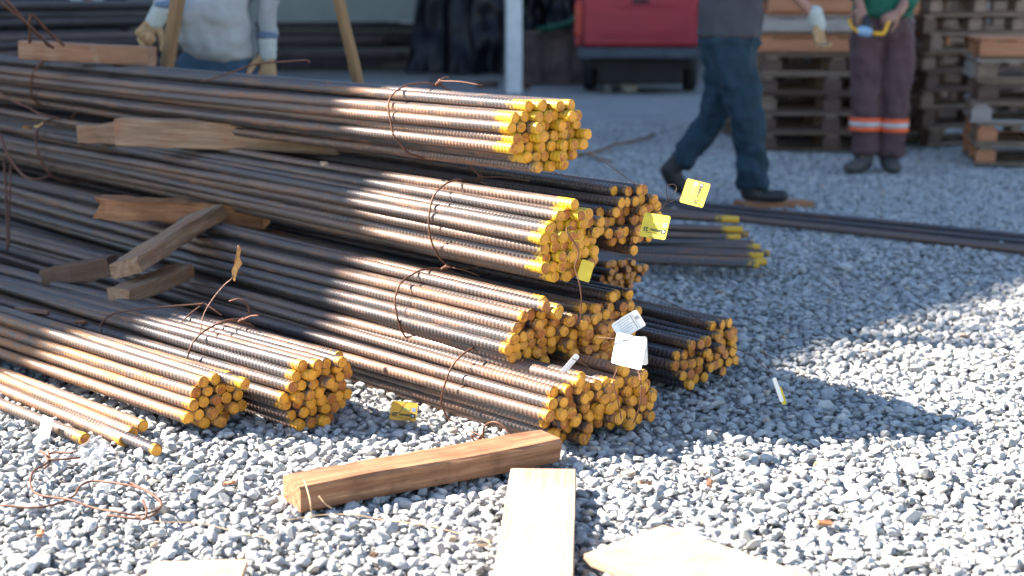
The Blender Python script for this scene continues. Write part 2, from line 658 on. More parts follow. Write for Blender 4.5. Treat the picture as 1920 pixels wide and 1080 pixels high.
def axis_from_vp(u, vp):
    d = ray(vp, 5)
    d.z = 0
    d.normalize()
    return -d          # points out of the cut ends, towards camera right


BUNDLES = {}


def bundle(key, uv, h, vp, count, wid, hei, meshes, label, seed, stag=0.03, shear_y=0.0, shear_z=0.0, sp=0.0338,
           fan=0.0, pitch=0.0, group='tied bundles of ribbed bars in the pile', jit=0.0022, ang=0.17):
    rr = random.Random(seed)
    c = atz(uv[0], uv[1], h)
    a = axis_from_vp(uv[0], vp)
    yaw = math.atan2(a.y, a.x)
    root = empty('rebar_bundle', (c.x, c.y, c.z - hei / 2))
    root.rotation_euler = (0, 0, yaw)
    tag(root, label, 'rebar bundle', group)
    pts = hex_points(count, wid, hei, sp, seed)
    stag *= 0.62
    for (y, z) in pts:
        o = bpy.data.objects.new('rebar', rr.choice(meshes))
        COL.objects.link(o)
        o.parent = root
        x = rr.gauss(0, stag) + shear_y * y + shear_z * z
        x = max(-2.6 * stag - 0.05, min(2.2 * stag + 0.05, x)) if shear_y == 0 and shear_z == 0 else x
        o.location = (x, y + rr.uniform(-jit, jit), z + hei / 2 + rr.uniform(-jit, jit))
        o.rotation_euler = (rr.uniform(0, 6.283), R(rr.gauss(0, ang * 0.35) + pitch), R(rr.gauss(0, ang)) - fan * y)
    BUNDLES[key] = dict(root=root, c=c, a=a, yaw=yaw, wid=wid, hei=hei)
    return root


def local_to_world(key, p):
    b = BUNDLES[key]
    m = Matrix.Translation(b['root'].location) @ Matrix.Rotation(b['yaw'], 4, 'Z')
    return m @ Vector(p)


def tie(key, s, r=0.0032, lean=0.0, grow=1.0, twist=True, tails=((0.05, 0.02, 0.03),), seed=1, turns=1, dz=0.0):
    """wire tied round a bundle s metres behind its cut ends"""
    b = BUNDLES[key]
    rr = random.Random(seed)
    pts = []
    n = 26 * turns
    for i in range(n + 1):
        t = 2 * math.pi * (i / 26) + 1.2
        wy = (b['wid'] / 2 + 0.014 + r) * grow
        wz = (b['hei'] / 2 + 0.016 + r) * grow
        e = 0.85
        cy = math.copysign(abs(math.cos(t)) ** e, math.cos(t))
        cz = math.copysign(abs(math.sin(t)) ** e, math.sin(t))
        k = rr.uniform(0.985, 1.02)
        pts.append((-s + lean * cz + 0.012 * (i / 26) + rr.uniform(-0.002, 0.002), cy * wy * k, b['hei'] / 2 + cz * wz * k + dz))
    o = link('tie_wire', tube_mesh(pts, r, 6, 3), M['wire'], b['root'])
    if twist:
        st = Vector(pts[0])
        q = []
        for i in range(18):
            t = i * 1.3
            q.append(st + Vector((0.004 * i * 0.6, math.cos(t) * 0.006 - 0.002 * i * 0.3, math.sin(t) * 0.006 + 0.001 * i)))
        for tl in tails:
            q2 = q[-3:] + [q[-1] + Vector(tl) * 0.5, q[-1] + Vector(tl) + Vector((0, 0, -0.01))]
            link('tie_wire', tube_mesh(q2, r * 0.9, 5, 3), M['wire'], b['root'])
        link('tie_wire', tube_mesh(q, r * 0.9, 5, 2), M['wire'], b['root'])
    return o


# the pile, from the ground up
bundle('B5', (1082, 768), 0.095, -1600, 40, 0.25, 0.195, V_MID,
       'lowest front bundle of ribbed bars on the gravel, its lit end nearest the split timber', 21, 0.025, shear_z=0.12)
bundle('B5b', (1182, 750), 0.090, -1560, 34, 0.25, 0.17, V_RUST,
       'low bundle of rusty bars on the gravel right below the white paper cards', 22, 0.028)
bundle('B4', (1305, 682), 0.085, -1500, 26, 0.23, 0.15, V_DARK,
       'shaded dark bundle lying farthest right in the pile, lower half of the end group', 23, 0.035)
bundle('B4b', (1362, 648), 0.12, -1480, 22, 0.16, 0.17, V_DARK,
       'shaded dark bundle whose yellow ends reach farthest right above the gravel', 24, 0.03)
bundle('B3', (1012, 628), 0.262, -1400, 40, 0.24, 0.185, V_MID,
       'sunlit middle bundle tied with one wire, third layer down at the front of the pile', 25, 0.022, shear_z=0.25)
bundle('B3b', (1112, 634), 0.225, -1380, 30, 0.20, 0.17, V_RUST,
       'bundle of orange ended bars tucked between the middle bundle and the white cards', 26, 0.022)
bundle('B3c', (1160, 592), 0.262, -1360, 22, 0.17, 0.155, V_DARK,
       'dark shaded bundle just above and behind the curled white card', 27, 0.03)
bundle('S2', (1166, 515), 0.28, -1300, 32, 0.20, 0.13, V_THIN,
       'bundle of thinner bars with unpainted rusty ends behind the pile', 28, 0.02, sp=0.0255)
bundle('S', (1072, 458), 0.513, -1340, 44, 0.235, 0.225, V_MIDY,
       'big upper bundle with bright yellow sprayed ends, second layer from the top', 29, 0.022, shear_z=0.10)
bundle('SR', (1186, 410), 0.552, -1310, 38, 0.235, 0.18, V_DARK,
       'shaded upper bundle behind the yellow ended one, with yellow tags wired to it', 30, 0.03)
bundle('T', (1032, 252), 0.818, -1290, 46, 0.27, 0.195, V_TOP,
       'topmost bundle of ribbed bars, resting on a timber across the pile', 31, 0.03, shear_y=0.10)
bundle('L2', (600, 732), 0.105, -1850, 42, 0.235, 0.20, V_MID,
       'left bundle on the gravel with a loose bent wire lying over it', 32, 0.025, shear_z=0.22)
bundle('L1', (403, 752), 0.085, -1840, 21, 0.17, 0.145, V_RUST,
       'small sunlit rusty bundle lying loosely at the left front of the pile', 33, 0.02, sp=0.036, fan=0.10, ang=0.25)

# ties
tie('T', 0.60, lean=-0.055, grow=1.04, seed=1, tails=((0.16, 0.05, 0.0), (-0.02, 0.05, 0.02)))
tie('S', 0.50, lean=-0.02, grow=1.05, seed=2, tails=((-0.05, -0.03, 0.06), (0.12, 0.10, 0.0)))
tie('B3', 0.50, lean=-0.03, grow=1.05, seed=3, tails=((0.10, 0.05, -0.01),))
tie('B5', 0.40, lean=0.03, grow=1.05, seed=4, tails=((0.03, 0.05, 0.02),))
tie('T', 3.62, r=0.004, lean=0.05, grow=1.06, seed=5, turns=2)
tie('S', 3.55, r=0.004, lean=-0.08, grow=1.1, seed=6, turns=2)
tie('L2', 0.47, lean=0.0, grow=1.05, seed=7, tails=((0.06, 0.02, 0.03),))


def loose_bar(u, v, h, vp, mesh, label, L=None, roll=None, dyaw=0.0, cat='steel bar', group='loose bars at the left front', dpitch=0.0):
    c = atz(u, v, h)
    a = axis_from_vp(u, vp)
    o = link('rebar', mesh)
    o.location = c
    o.rotation_euler = (random.uniform(0, 6.28), R(dpitch), math.atan2(a.y, a.x) + R(dyaw))
    tag(o, label, cat, group)
    return o


loose_bar(268, 799, 0.028, -1750, V_RUST[0], 'loose rusty bar beside the small left bundle, upper of the three close together')
loose_bar(248, 812, 0.030, -1740, V_RUST[1], 'loose rusty bar in the middle of the three close together at the left')
loose_bar(232, 826, 0.014, -1750, V_RUST[2], 'loose pale bar lying lowest of the three close together at the left')
loose_bar(160, 824, 0.022, -1720, V_RUST[1], 'single loose bar at far left with the white card hanging on it')
loose_bar(294, 845, 0.022, -1600, V_DARK[0], 'short dark bar end poking out below the loose bars', dpitch=-1.0)
loose_bar(460, 720, 0.150, -1800, V_TOP[0], 'stray greenish ended bar between the two left bundles', group=None)

# ------------------------------------------------------------ unseen tall block, added at the left to shade the back of the yard
M['render_wall'] = simple('rendered_wall', (0.42, 0.41, 0.39), 0.9, 0, 0.12, 0.6, 0.3, 20)
M['roof_sheet'] = simple('grey_roof_sheet', (0.22, 0.23, 0.24), 0.6, 0.2, 0.15, 2)
M['glass'] = simple('window_glass', (0.05, 0.06, 0.07), 0.12, 0, 0.1, 2)
M['frame_metal'] = simple('window_frame_metal', (0.3, 0.31, 0.32), 0.5, 0.4, 0.1, 4)


def prism(name, foot, z0, z1, mat, parent=None):
    n = len(foot)
    v = [(x, y, z0) for x, y in foot] + [(x, y, z1) for x, y in foot]
    f = [(i, (i + 1) % n, n + (i + 1) % n, n + i) for i in range(n)] + [tuple(range(n))[::-1], tuple(range(n, 2 * n))]
    return link(name, mesh_from(v, f, name), mat, parent)


BH = 11.0
SH = TRAVEL * (BH / math.tan(SUN_EL))
# corners where the roof edge's shadow falls on the yard, moved back along the sunlight
shade = [(-1.05, 4.36), (0.35, 4.50), (0.95, 4.60), (1.42, 5.18), (2.2, 5.98), (7.6, 12.2)]
e = [(x - SH.x, y - SH.y) for x, y in shade]
foot = e + [(-8.0, 19.0), (-13.0, 34.0), (-40.0, 34.0), (-40.0, e[0][1] + 1.0)]
bld = empty('occluder', (e[0][0], e[0][1], 0))
tag(bld, 'unseen tall rendered warehouse at the left whose shade covers the back of the yard', 'building')
wl = prism('wall', [(x - e[0][0], y - e[0][1]) for x, y in foot], -0.02, BH - 0.25, M['render_wall'], bld)
rf = prism('roof', [(x - e[0][0], y - e[0][1]) for x, y in foot], BH - 0.25, BH, M['roof_sheet'], bld)
for i in range(5):
    for j in range(2):
        a, b_ = Vector((*e[4], 0)), Vector((*e[5], 0))
        p = a.lerp(b_, (i + 0.5) / 5) - bld.location
        d = (b_ - a).normalized()
        nrm = Vector((d.y, -d.x, 0))
        wn = box('window', (1.1, 0.06, 1.3), M['frame_metal'], bld, (p.x + nrm.x * 0.02, p.y + nrm.y * 0.02, 3.2 + j * 3.6),
                 (0, 0, math.atan2(d.y, d.x)))
        box('pane', (0.98, 0.02, 1.18), M['glass'], wn, (0, -0.03, 0))

# unseen tree added by the warehouse corner to break up the edge of the shade
M['bark'] = simple('grey_brown_bark', (0.16, 0.12, 0.09), 0.9, 0, 0.3, 10, 0.5, 30)
M['foliage'] = simple('tree_leaves', (0.055, 0.10, 0.025), 0.6, 0, 0.35, 3)
tr = empty('unseen_shade_tree', (-4.9, 6.6, 0))
tag(tr, 'unseen leafy tree added beside the warehouse whose crown dapples the light', 'tree')
TRK = [Vector(p) for p in ((0, 0, -0.1), (0.05, 0.02, 1.2), (0.1, -0.05, 2.4), (0.5, -0.2, 3.6), (0.7, -0.2, 4.6))]
link('trunk', tube_mesh(TRK, 0.11, 10, 5, taper=0.35), M['bark'], tr)
lobes = [(Vector((-2.55, 6.15, 3.65)), 0.62, 75), (Vector((-1.75, 6.45, 3.75)), 0.55, 60), (Vector((-5.3, 7.9, 4.9)), 0.7, 300)]
for c_, r_, n_ in lobes:
    tgt = c_ - tr.location
    link('limb', tube_mesh([TRK[3], TRK[3].lerp(tgt, 0.5) + Vector((0, 0, 0.15)), tgt], 0.035, 6, 6, taper=0.3), M['bark'], tr)
V, Fc = [], []
rr = random.Random(77)
for c_, r_, n_ in lobes:
    for _ in range(n_):
        d = Vector((rr.gauss(0, 0.5), rr.gauss(0, 0.5), rr.gauss(0, 0.4))) * r_
        p = c_ - tr.location + d
        for q in range(3):
            a = Vector((rr.uniform(-1, 1), rr.uniform(-1, 1), rr.uniform(-0.6, 0.6))).normalized()
            b_ = a.cross(Vector((rr.uniform(-1, 1), rr.uniform(-1, 1), 1))).normalized()
            o_ = p + Vector((rr.gauss(0, 0.04), rr.gauss(0, 0.04), rr.gauss(0, 0.03)))
            l_, w2_ = rr.uniform(0.07, 0.11), rr.uniform(0.025, 0.04)
            k = len(V)
            V += [o_, o_ + a * l_ * 0.5 + b_ * w2_, o_ + a * l_, o_ + a * l_ * 0.5 - b_ * w2_]
            Fc.append((k, k + 1, k + 2, k + 3))
cr = link('crown', mesh_from(V, Fc, 'crown'), M['foliage'], tr)
cr['kind'] = 'stuff'

# ------------------------------------------------------------ timbers and boards
def beam_mesh(L, W, H, seed=0, jitter=0.002, seg=14, ch=0.006, rough_ends=(0, 0), taper=0.0, bow=0.0):
    rr = random.Random(seed)
    prof = [(-W / 2 + ch, -H / 2), (W / 2 - ch, -H / 2), (W / 2, -H / 2 + ch), (W / 2, H / 2 - ch),
            (W / 2 - ch, H / 2), (-W / 2 + ch, H / 2), (-W / 2, H / 2 - ch), (-W / 2, -H / 2 + ch)]
    n = len(prof)
    V, Fc = [], []
    off = [[0, 0] for _ in range(n)]
    for i in range(seg + 1):
        t = i / seg
        x = -L / 2 + L * t
        k = 1 - taper * t
        for q, (y, z) in enumerate(prof):
            dx = 0
            if i == 0 and rough_ends[0]:
                dx = rr.uniform(0, rough_ends[0])
            if i == seg and rough_ends[1]:
                dx = -rr.uniform(0, rough_ends[1])
            off[q][0] = off[q][0] * 0.7 + rr.uniform(-jitter, jitter)
            off[q][1] = off[q][1] * 0.7 + rr.uniform(-jitter, jitter)
            V.append((x + dx, y * k + off[q][0], z * k + off[q][1] + bow * math.sin(math.pi * t)))
    for i in range(seg):
        for q in range(n):
            q2 = (q + 1) % n
            Fc.append((i * n + q, (i + 1) * n + q, (i + 1) * n + q2, i * n + q2))
    c0, c1 = len(V), len(V) + 1
    V.append((-L / 2 + (rough_ends[0] * 0.3), 0, 0))
    V.append((L / 2 - (rough_ends[1] * 0.3), 0, 0))
    for q in range(n):
        q2 = (q + 1) % n
        Fc.append((q, q2, c0))
        Fc.append((seg * n + q2, seg * n + q, c1))
    return mesh_from(V, Fc, 'timber')


def beam(name, p0, p1, W, H, mat, label=None, cat='timber', group=None, seed=0, roll=0.0, parent=None, **k):
    p0, p1 = Vector(p0), Vector(p1)
    d = p1 - p0
    o = link(name, beam_mesh(d.length, W, H, seed, **k), mat, parent)
    x = d.normalized()
    y = Vector((0, 0, 1)).cross(x).normalized()
    z = x.cross(y)
    m = Matrix((x, y, z)).transposed() @ Matrix.Rotation(R(roll), 3, 'X')
    o.location = (p0 + p1) / 2
    o.rotation_euler = m.to_euler()
    if label:
        tag(o, label, cat, group)
    return o


G = 0.012   # top of the gravel
beam('timber', (-0.535, 3.285, G + 0.020), (0.105, 3.640, G + 0.030), 0.118, 0.062, M['wood_beam'],
     'brown sawn timber lying on the gravel below the front bundles', seed=3, jitter=0.0018, rough_ends=(0.004, 0.03))
beam('board', (0.079, 3.425, G + 0.024), (0.020, 2.30, G + 0.016), 0.165, 0.026, M['wood_pale'],
     'pale sunlit board lying flat on the gravel at the bottom of the picture', 'board', 'pale boards on the gravel', seed=5, jitter=0.0008, ch=0.003)
bd = link('board', bm_to((lambda b: (box_bm(b, 0.26, 0.62, 0.024, bevel=0.003), b)[1])(bmesh.new())), M['wood_pale'])
cx = Vector((0.347, 3.06, G + 0.014))
ang = math.atan2(-0.13, -0.149)
ux, uy = Vector((math.cos(ang), math.sin(ang), 0)), Vector((0.153, -0.165, 0)).normalized()
bd.location = cx + ux * 0.13 + uy * 0.31
bd.rotation_euler = (0, 0, math.atan2(uy.y, uy.x) - math.pi / 2)
tag(bd, 'pale board with one corner pointing up at the bottom edge of the picture', 'board', 'pale boards on the gravel')
beam('board', (-0.76, 2.755, G + 0.012), (-0.56, 2.765, G + 0.014), 0.20, 0.02, M['wood_pale'],
     'pale board showing only a sliver at the bottom left edge', 'board', 'pale boards on the gravel', seed=6, jitter=0.0008, ch=0.003)

# blocks between the layers
beam('timber', aty(45, 93, 6.58), aty(285, 106, 6.50), 0.11, 0.085, M['wood_brown'],
     'reddish brown timber with a white paint blotch lying on top of the highest bundle', seed=8)
beam('timber', aty(226, 246, 5.72), aty(672, 266, 5.50), 0.10, 0.108, M['wood_grey'],
     'thick weathered timber carrying the topmost bundle', seed=9, jitter=0.003, bow=0.006)
beam('timber', aty(146, 252, 6.20), aty(330, 243, 6.12), 0.09, 0.085, M['wood_grey'],
     'short weathered block behind the left end of the thick timber', seed=10, jitter=0.005, rough_ends=(0.03, 0))
beam('timber', aty(182, 388, 5.58), aty(500, 408, 5.50), 0.10, 0.082, M['wood_tan'],
     'splintered orange brown timber under the second layer, broken at its left end', seed=11, jitter=0.006, rough_ends=(0.06, 0), taper=0.1)
beam('timber', aty(232, 505, 4.82), aty(398, 400, 5.42), 0.125, 0.055, M['wood_grey'],
     'grey plank sloping down across the bars from the splintered timber', seed=12, jitter=0.004, rough_ends=(0.025, 0.01), roll=-14)
beam('timber', aty(88, 522, 5.10), aty(214, 497, 5.05), 0.08, 0.075, M['wood_dark'],
     'dark brown wedge of timber left of the sloping grey plank', seed=13, jitter=0.003)
beam('timber', aty(222, 556, 4.75), aty(345, 508, 5.10), 0.09, 0.055, M['wood_grey'],
     'grey block lying under the lower end of the sloping plank', seed=14, jitter=0.003)
# packing under other layers (their ends show as dark bits between bundles)
# stakes
beam('stake', (-1.86, 6.95, 0.0), aty(343, -60, 6.75), 0.062, 0.045, M['wood_stake'],
     'brown wooden stake leaning in front of the man in the white shirt', 'stake', seed=17, jitter=0.001)
beam('stake', (-0.50, 6.35, 0.0), aty(622, -60, 6.2), 0.060, 0.035, M['wood_stake'],
     'thin wooden stake standing behind the topmost bundle, leaning left', 'stake', seed=18, jitter=0.0015)
# wood by the walking man
beam('timber', aty(1385, 386, 8.50), aty(1516, 383, 8.62), 0.16, 0.05, M['wood_tan'],
     'short wooden block under the front boot of the walking man', seed=19)
beam('timber', (0.42, 6.55, 0.10), (0.50, 6.9, 0.12), 0.09, 0.09, M['wood_grey'],
     'wooden wedge behind the shaded bundle next to the yellow tag', seed=20)
# splinters and chips lying on the bars
for (u, v, D, L, W, H, yaw, m, lab) in [
        (60, 582, 4.86, 0.16, 0.02, 0.012, -26, 'wood_brown', 'long splinter of wood lying on the small left bundle'),
        (152, 604, 4.66, 0.045, 0.022, 0.01, -20, 'wood_tan', 'short wood chip on the bars right of the long splinter'),
        (92, 533, 5.12, 0.03, 0.02, 0.006, 10, 'wood_pale', 'tiny pale chip on the left bundle near the brown wedge'),
        (608, 306, 4.86, 0.028, 0.02, 0.012, -20, 'wood_pale', 'small pale chip on the second layer under the top bundle'),
        (1583, 500, 6.3, 0.085, 0.07, 0.05, 20, 'stone', 'larger pale stone lying on the shaded gravel at right'),
        (1470, 570, 5.6, 0.0, 0, 0, 0, None, None)]:
    if not m:
        continue
    p = aty(u, v, D)
    if m == 'stone':
        o = link('large_stone', rock_coll.objects[3].data)
        o.location = p
        o.scale = (0.042, 0.042, 0.042)
        tag(o, lab, 'stone')
        continue
    o = link('wood_chip', beam_mesh(L, W, H, int(u), 0.002, 4, 0.002, (0.01, 0.01)), M[m])
    o.location = p
    o.rotation_euler = (0, 0, R(yaw))
    tag(o, lab, 'chip')

# ------------------------------------------------------------ splayed bars and long bars on the ground behind
V_BEND = [rebar_mesh('rebar', 2.6, 0.0155, 0.0165, 0.002, 0.5, 0.004, 300 + i, bar_mat=M['bar_top'], capm=M['cap'], bend=b)
          for i, b in enumerate([(0.0, 0.012), (0.01, -0.012), (-0.01, 0.02), (0.0, 0.0)])]
spl = empty('rebar_bundle', (1.05, 6.3, 0))
tag(spl, 'splayed group of dark bars with yellow tips, out of focus behind the pile', 'rebar bundle')
sp = [(1384, 412, 6.45, -5), (1392, 431, 6.40, -1), (1388, 446, 6.36, 2), (1402, 440, 6.5, 0), (1412, 456, 6.33, 5), (1424, 464, 6.30, 6),
      (1442, 475, 6.26, 4), (1430, 480, 6.24, 2), (1436, 491, 6.2, -1), (1422, 497, 6.18, -2), (1404, 470, 6.4, 3), (1380, 486, 6.35, 1)]
for i, (u, v, D, sl_) in enumerate(sp):
    o = bpy.data.objects.new('rebar', V_BEND[i % 4])
    COL.objects.link(o)
    o.parent = spl
    p = aty(u, v, D) - spl.location
    o.location = p
    o.rotation_euler = (random.uniform(-0.4, 0.4), R(-sl_ * 0.25 + 1.0), R(random.uniform(-3, 3) - 6))

V_LONG = rebar_mesh('rebar', 7.5, 0.0150, 0.0165, 0.0018, 0.5, 0.006, 400, bar_mat=M['bar_dark'], capm=M['cap'])
for i, (v0, v1, lab) in enumerate([(377, 444, 'farthest of the long dark bars on the ground behind the tags'),
                                   (383, 452, 'second farthest long dark bar on the ground right of the tags'),
                                   (394, 463, 'second nearest long dark bar crossing the gravel at right'),
                                   (401, 472, 'nearest long dark bar crossing the gravel to the right edge')]):
    p0, p1 = atz(1262, v0, 0.022), atz(1920, v1, 0.022)
    d = (p1 - p0).normalized()
    e1 = p1 + d * 2.2
    o = link('rebar', V_LONG)
    o.location = e1
    o.rotation_euler = (i * 1.3, 0, math.atan2(d.y, d.x))
    tag(o, lab, 'steel bar', 'long bars on the ground behind the pile')

# ------------------------------------------------------------ loose wires
def wire(pts, r, mat, label, cat='wire', n=6, name='wire', parent=None):
    P = [Vector(p) for p in pts]
    c = P[0].copy()
    o = link(name, tube_mesh([p - c for p in P], r, 6, n), mat, parent)
    o.location = c
    if label:
        tag(o, label, cat)
    return o


def gp(*uv, h=0.03):
    return [atz(u, v, h + random.uniform(-0.004, 0.006)) for u, v in uv]


coil = empty('wire_coil', atz(180, 920, 0.02))
tag(coil, 'bent rusty wire loop lying on the gravel at the lower left', 'wire')
for pts in [gp((140, 849), (95, 850), (88, 868), (62, 885), (58, 912), (75, 928), (130, 937), (175, 952), (220, 960), (262, 966), (300, 952), (298, 938), (275, 920), (230, 908), (175, 902), (150, 912), (138, 930), (105, 945), (60, 952), (0, 947)),
            gp((75, 845), (85, 852), (95, 862), (150, 858)), gp((245, 905), (290, 930), (302, 950), (270, 972), (200, 966)),
            gp((268, 938), (275, 958), (270, 974), (255, 966)), gp((90, 846), (94, 866), (84, 878))]:
    c = coil.location
    o = link('wire_strand', tube_mesh([p - c for p in pts], 0.0030, 6, 6), M['wire'], coil)

hk = empty('wire_hook', aty(920, 800, 3.72))
tag(hk, 'rusty wire hook bent over the brown timber below the front bundle', 'wire')
for pts in [[aty(985, 846, 3.60), aty(962, 822, 3.64), aty(945, 800, 3.66), aty(925, 791, 3.68), aty(908, 800, 3.72), aty(906, 818, 3.74), aty(896, 826, 3.75)],
            [aty(906, 812, 3.74), aty(896, 822, 3.75), aty(884, 815, 3.76), aty(893, 830, 3.75), aty(908, 822, 3.74), aty(882, 808, 3.78)]]:
    link('wire_strand', tube_mesh([p - hk.location for p in pts], 0.0028, 6, 6), M['wire'], hk)

# bent wire over the left bundle, with a thin one that spears a dry leaf
bw = empty('bent_wire', aty(375, 590, 4.45))
tag(bw, 'rusty wire bent into arcs over the left bundle', 'wire')
for pts, r in [([aty(190, 622, 4.55), aty(192, 604, 4.56), aty(222, 586, 4.56), (aty(300, 576, 4.52)), aty(375, 570, 4.48), aty(382, 568, 4.48)], 0.0030),
               ([aty(382, 568, 4.48), aty(400, 580, 4.46), aty(416, 592, 4.45)], 0.0028),
               ([aty(378, 572, 4.48), aty(355, 590, 4.46), aty(340, 605, 4.44)], 0.0028),
               ([aty(352, 668, 4.28), aty(358, 640, 4.30), aty(380, 622, 4.32), aty(420, 602, 4.34), aty(455, 598, 4.36), aty(468, 590, 4.37), aty(462, 568, 4.38), aty(447, 561, 4.38), aty(430, 565, 4.38)], 0.0032),
               ([aty(358, 645, 4.28), aty(366, 660, 4.26), aty(372, 668, 4.26)], 0.003)]:
    link('wire_strand', tube_mesh([p - bw.location for p in pts], r, 6, 6), M['wire'], bw)
wire([aty(366, 655, 4.26), aty(376, 620, 4.27), aty(382, 590, 4.3), aty(398, 562, 4.32), aty(420, 535, 4.33), aty(436, 520, 4.33), aty(440, 495, 4.33), aty(447, 460, 4.33)],
     0.0016, M['wire_thin'], 'thin wire rising from the left bundle with a dry leaf on its tip')
# curled strip at left over the ends of the bundles
wire([aty(-20, -30, 6.0), aty(30, 20, 6.1), aty(60, 55, 6.2), aty(100, 90, 6.3)], 0.007, M['wire'], 'upper thick rusty wire slanting down at the top left corner', n=5)
wire([aty(-20, -12, 6.0), aty(36, 32, 6.1), aty(72, 65, 6.2), aty(92, 88, 6.3)], 0.006, M['wire'], 'lower thick rusty wire slanting down at the top left corner', n=5)
wire([aty(56, 80, 6.3), aty(56, 32, 6.25), aty(66, 34, 6.3), aty(95, 64, 6.4), aty(120, 85, 6.45)], 0.007, M['wire'], 'peaked rusty wire bend standing above the red timber', n=4)
wire([aty(8, 300, 6.35), aty(12, 380, 6.2), aty(14, 470, 6.0)], 0.006, M['wire'], 'left of the two grey wire ends hanging at the left edge', n=4)
wire([aty(20, 305, 6.3), aty(18, 380, 6.2), aty(16, 462, 6.0)], 0.005, M['wire'], 'right of the two grey wire ends hanging at the left edge', n=4)
wire([aty(-6, 170, 6.4), aty(25, 190, 6.3), aty(50, 200, 6.25), aty(80, 215, 6.2), aty(112, 222, 6.2)], 0.005, M['wire'], 'wire tail curling between the top two bundles at the left', n=5)
wire([aty(0, 250, 6.1), aty(12, 285, 6.0), aty(35, 320, 5.95), aty(60, 336, 5.9), aty(95, 330, 5.95)], 0.006, M['wire'], 'wire sling curving under the second bundle at the left edge', n=5)
wire([aty(380, 153, 5.55), aty(430, 137, 5.5), aty(480, 120, 5.4), aty(540, 115, 5.35), aty(575, 113, 5.3), aty(580, 118, 5.3)], 0.0035, M['wire'],
     'long springy wire rising off the topmost bundle in front of the glove', n=5)
wire([aty(898, 336, 4.5), aty(903, 322, 4.48), aty(907, 305, 4.46)], 0.002, M['wire'], 'short upright wire end above the second bundle')
wire([aty(1028, 315, 4.3), aty(1050, 328, 4.3), aty(1080, 332, 4.3), aty(1092, 338, 4.3), aty(1115, 340, 4.3)], 0.0014, M['wire_thin'], 'thin wire lying on the shaded bundle under the topmost ends')
wire([aty(1105, 285, 4.1), aty(1140, 308, 4.15), aty(1170, 330, 4.2), aty(1200, 352, 4.25)], 0.0012, M['wire_thin'], 'thin wire running from the topmost bundle down to the shaded one')
wire([aty(1072, 425, 3.85), aty(1062, 432, 3.80), aty(1085, 470, 3.80), aty(1078, 500, 3.80), aty(1086, 530, 3.78), aty(1090, 560, 3.78), aty(1088, 605, 3.80)], 0.0018, M['wire'],
     'thin wire hanging down over the yellow ends of the big bundle')
wire([aty(1200, 545, 4.5), aty(1240, 560, 4.55), aty(1290, 585, 4.55), aty(1325, 608, 4.4)], 0.0013, M['wire_thin'], 'thin wire arching over to the farthest right bundle')
# straws
wire(gp((540, 975), (600, 966), (660, 965), (720, 975), (800, 985), (860, 1000), (925, 1015), h=0.03), 0.0013, M['straw'], 'long pale grass stalk on the gravel in front of the timber', 'straw', name='straw')
wire([atz(570, 900, 0.08), atz(578, 925, 0.09), atz(583, 950, 0.075), atz(584, 972, 0.03)], 0.0015, M['straw'], 'pale straw hanging over the left end of the timber', 'straw', name='straw')
wire([atz(598, 930, 0.085), atz(610, 945, 0.07), atz(622, 953, 0.05)], 0.0013, M['straw'], 'short straw stuck on the front face of the timber', 'straw', name='straw')
wire(gp((290, 978), (380, 982), (450, 1000), (500, 1010), (516, 1035), h=0.03), 0.0010, M['straw'], 'thin straw on the gravel left of the timber', 'straw', name='straw')
wire(gp((880, 1018), (905, 1012), (918, 1020), (890, 1022), (925, 1026), h=0.035), 0.0014, M['straw'], 'small tangle of straw beside the pale board', 'straw', name='straw')

# twig on the ground behind the topmost ends
wire([atz(1075, 292, 0.02), atz(1120, 284, 0.03), atz(1150, 272, 0.03), atz(1190, 264, 0.03), atz(1228, 252, 0.03)], 0.012, M['wood_stake'],
     'bare stick on the ground right of the topmost bundle', 'stick', name='stick')
wire([atz(1100, 290, 0.02), atz(1122, 298, 0.02), atz(1146, 302, 0.02)], 0.008, M['wood_stake'],
     'short forked twig next to the bare stick', 'stick', name='stick')

# dry leaf
M['leaf'] = simple('dry_leaf', (0.50, 0.26, 0.08), 0.7, 0, 0.35, 50)
lp = [aty(447, 458, 4.33), aty(452, 468, 4.335), aty(449, 482, 4.325), aty(454, 495, 4.335), aty(446, 506, 4.32), aty(440, 528, 4.33)]
rpt = [aty(447, 458, 4.33), aty(445, 470, 4.32), aty(444, 482, 4.315), aty(441, 494, 4.32), aty(434, 508, 4.33), aty(438, 526, 4.335)]
c = lp[2].copy()
V = [p - c for p in lp] + [p - c for p in rpt]
V += [v + Vector((0, 0.0012, 0)) for v in V]
Fc = [(i, i + 1, 7 + i, 6 + i) for i in range(5)] + [(12 + i, 18 + i, 19 + i, 13 + i) for i in range(5)]
lf = link('dry_leaf', mesh_from(V, Fc, 'leaf', True), M['leaf'])
lf.location = c
tag(lf, 'curled dry brown leaf speared on a thin wire above the left bundle', 'leaf')
o = lf.copy()
o.data = lf.data
COL.objects.link(o)
o.location = aty(72, 236, 6.1)
o.rotation_euler = (1.3, 0.2, 1.0)
tag(o, 'dry leaf lying on the second bundle at the far left', 'leaf')

# ------------------------------------------------------------ tags
M['tag_yellow'] = simple('yellow_tag_plastic', (0.66, 0.50, 0.05), 0.75, 0, 0.12, 30)
M['tag_orange'] = simple('orange_tag_plastic', (0.62, 0.32, 0.03), 0.7, 0, 0.15, 30)
M['card'] = simple('white_card', (0.80, 0.78, 0.74), 0.6, 0, 0.06, 30)
M['ink'] = simple('dark_print', (0.03, 0.045, 0.03), 0.6)
M['ink_green'] = simple('green_print', (0.30, 0.38, 0.08), 0.6)
M['ink_grey'] = simple('grey_print', (0.35, 0.35, 0.37), 0.6)
M['ink_blue'] = simple('blue_print', (0.16, 0.22, 0.34), 0.6)
M['ink_red'] = simple('red_print', (0.55, 0.12, 0.03), 0.6)


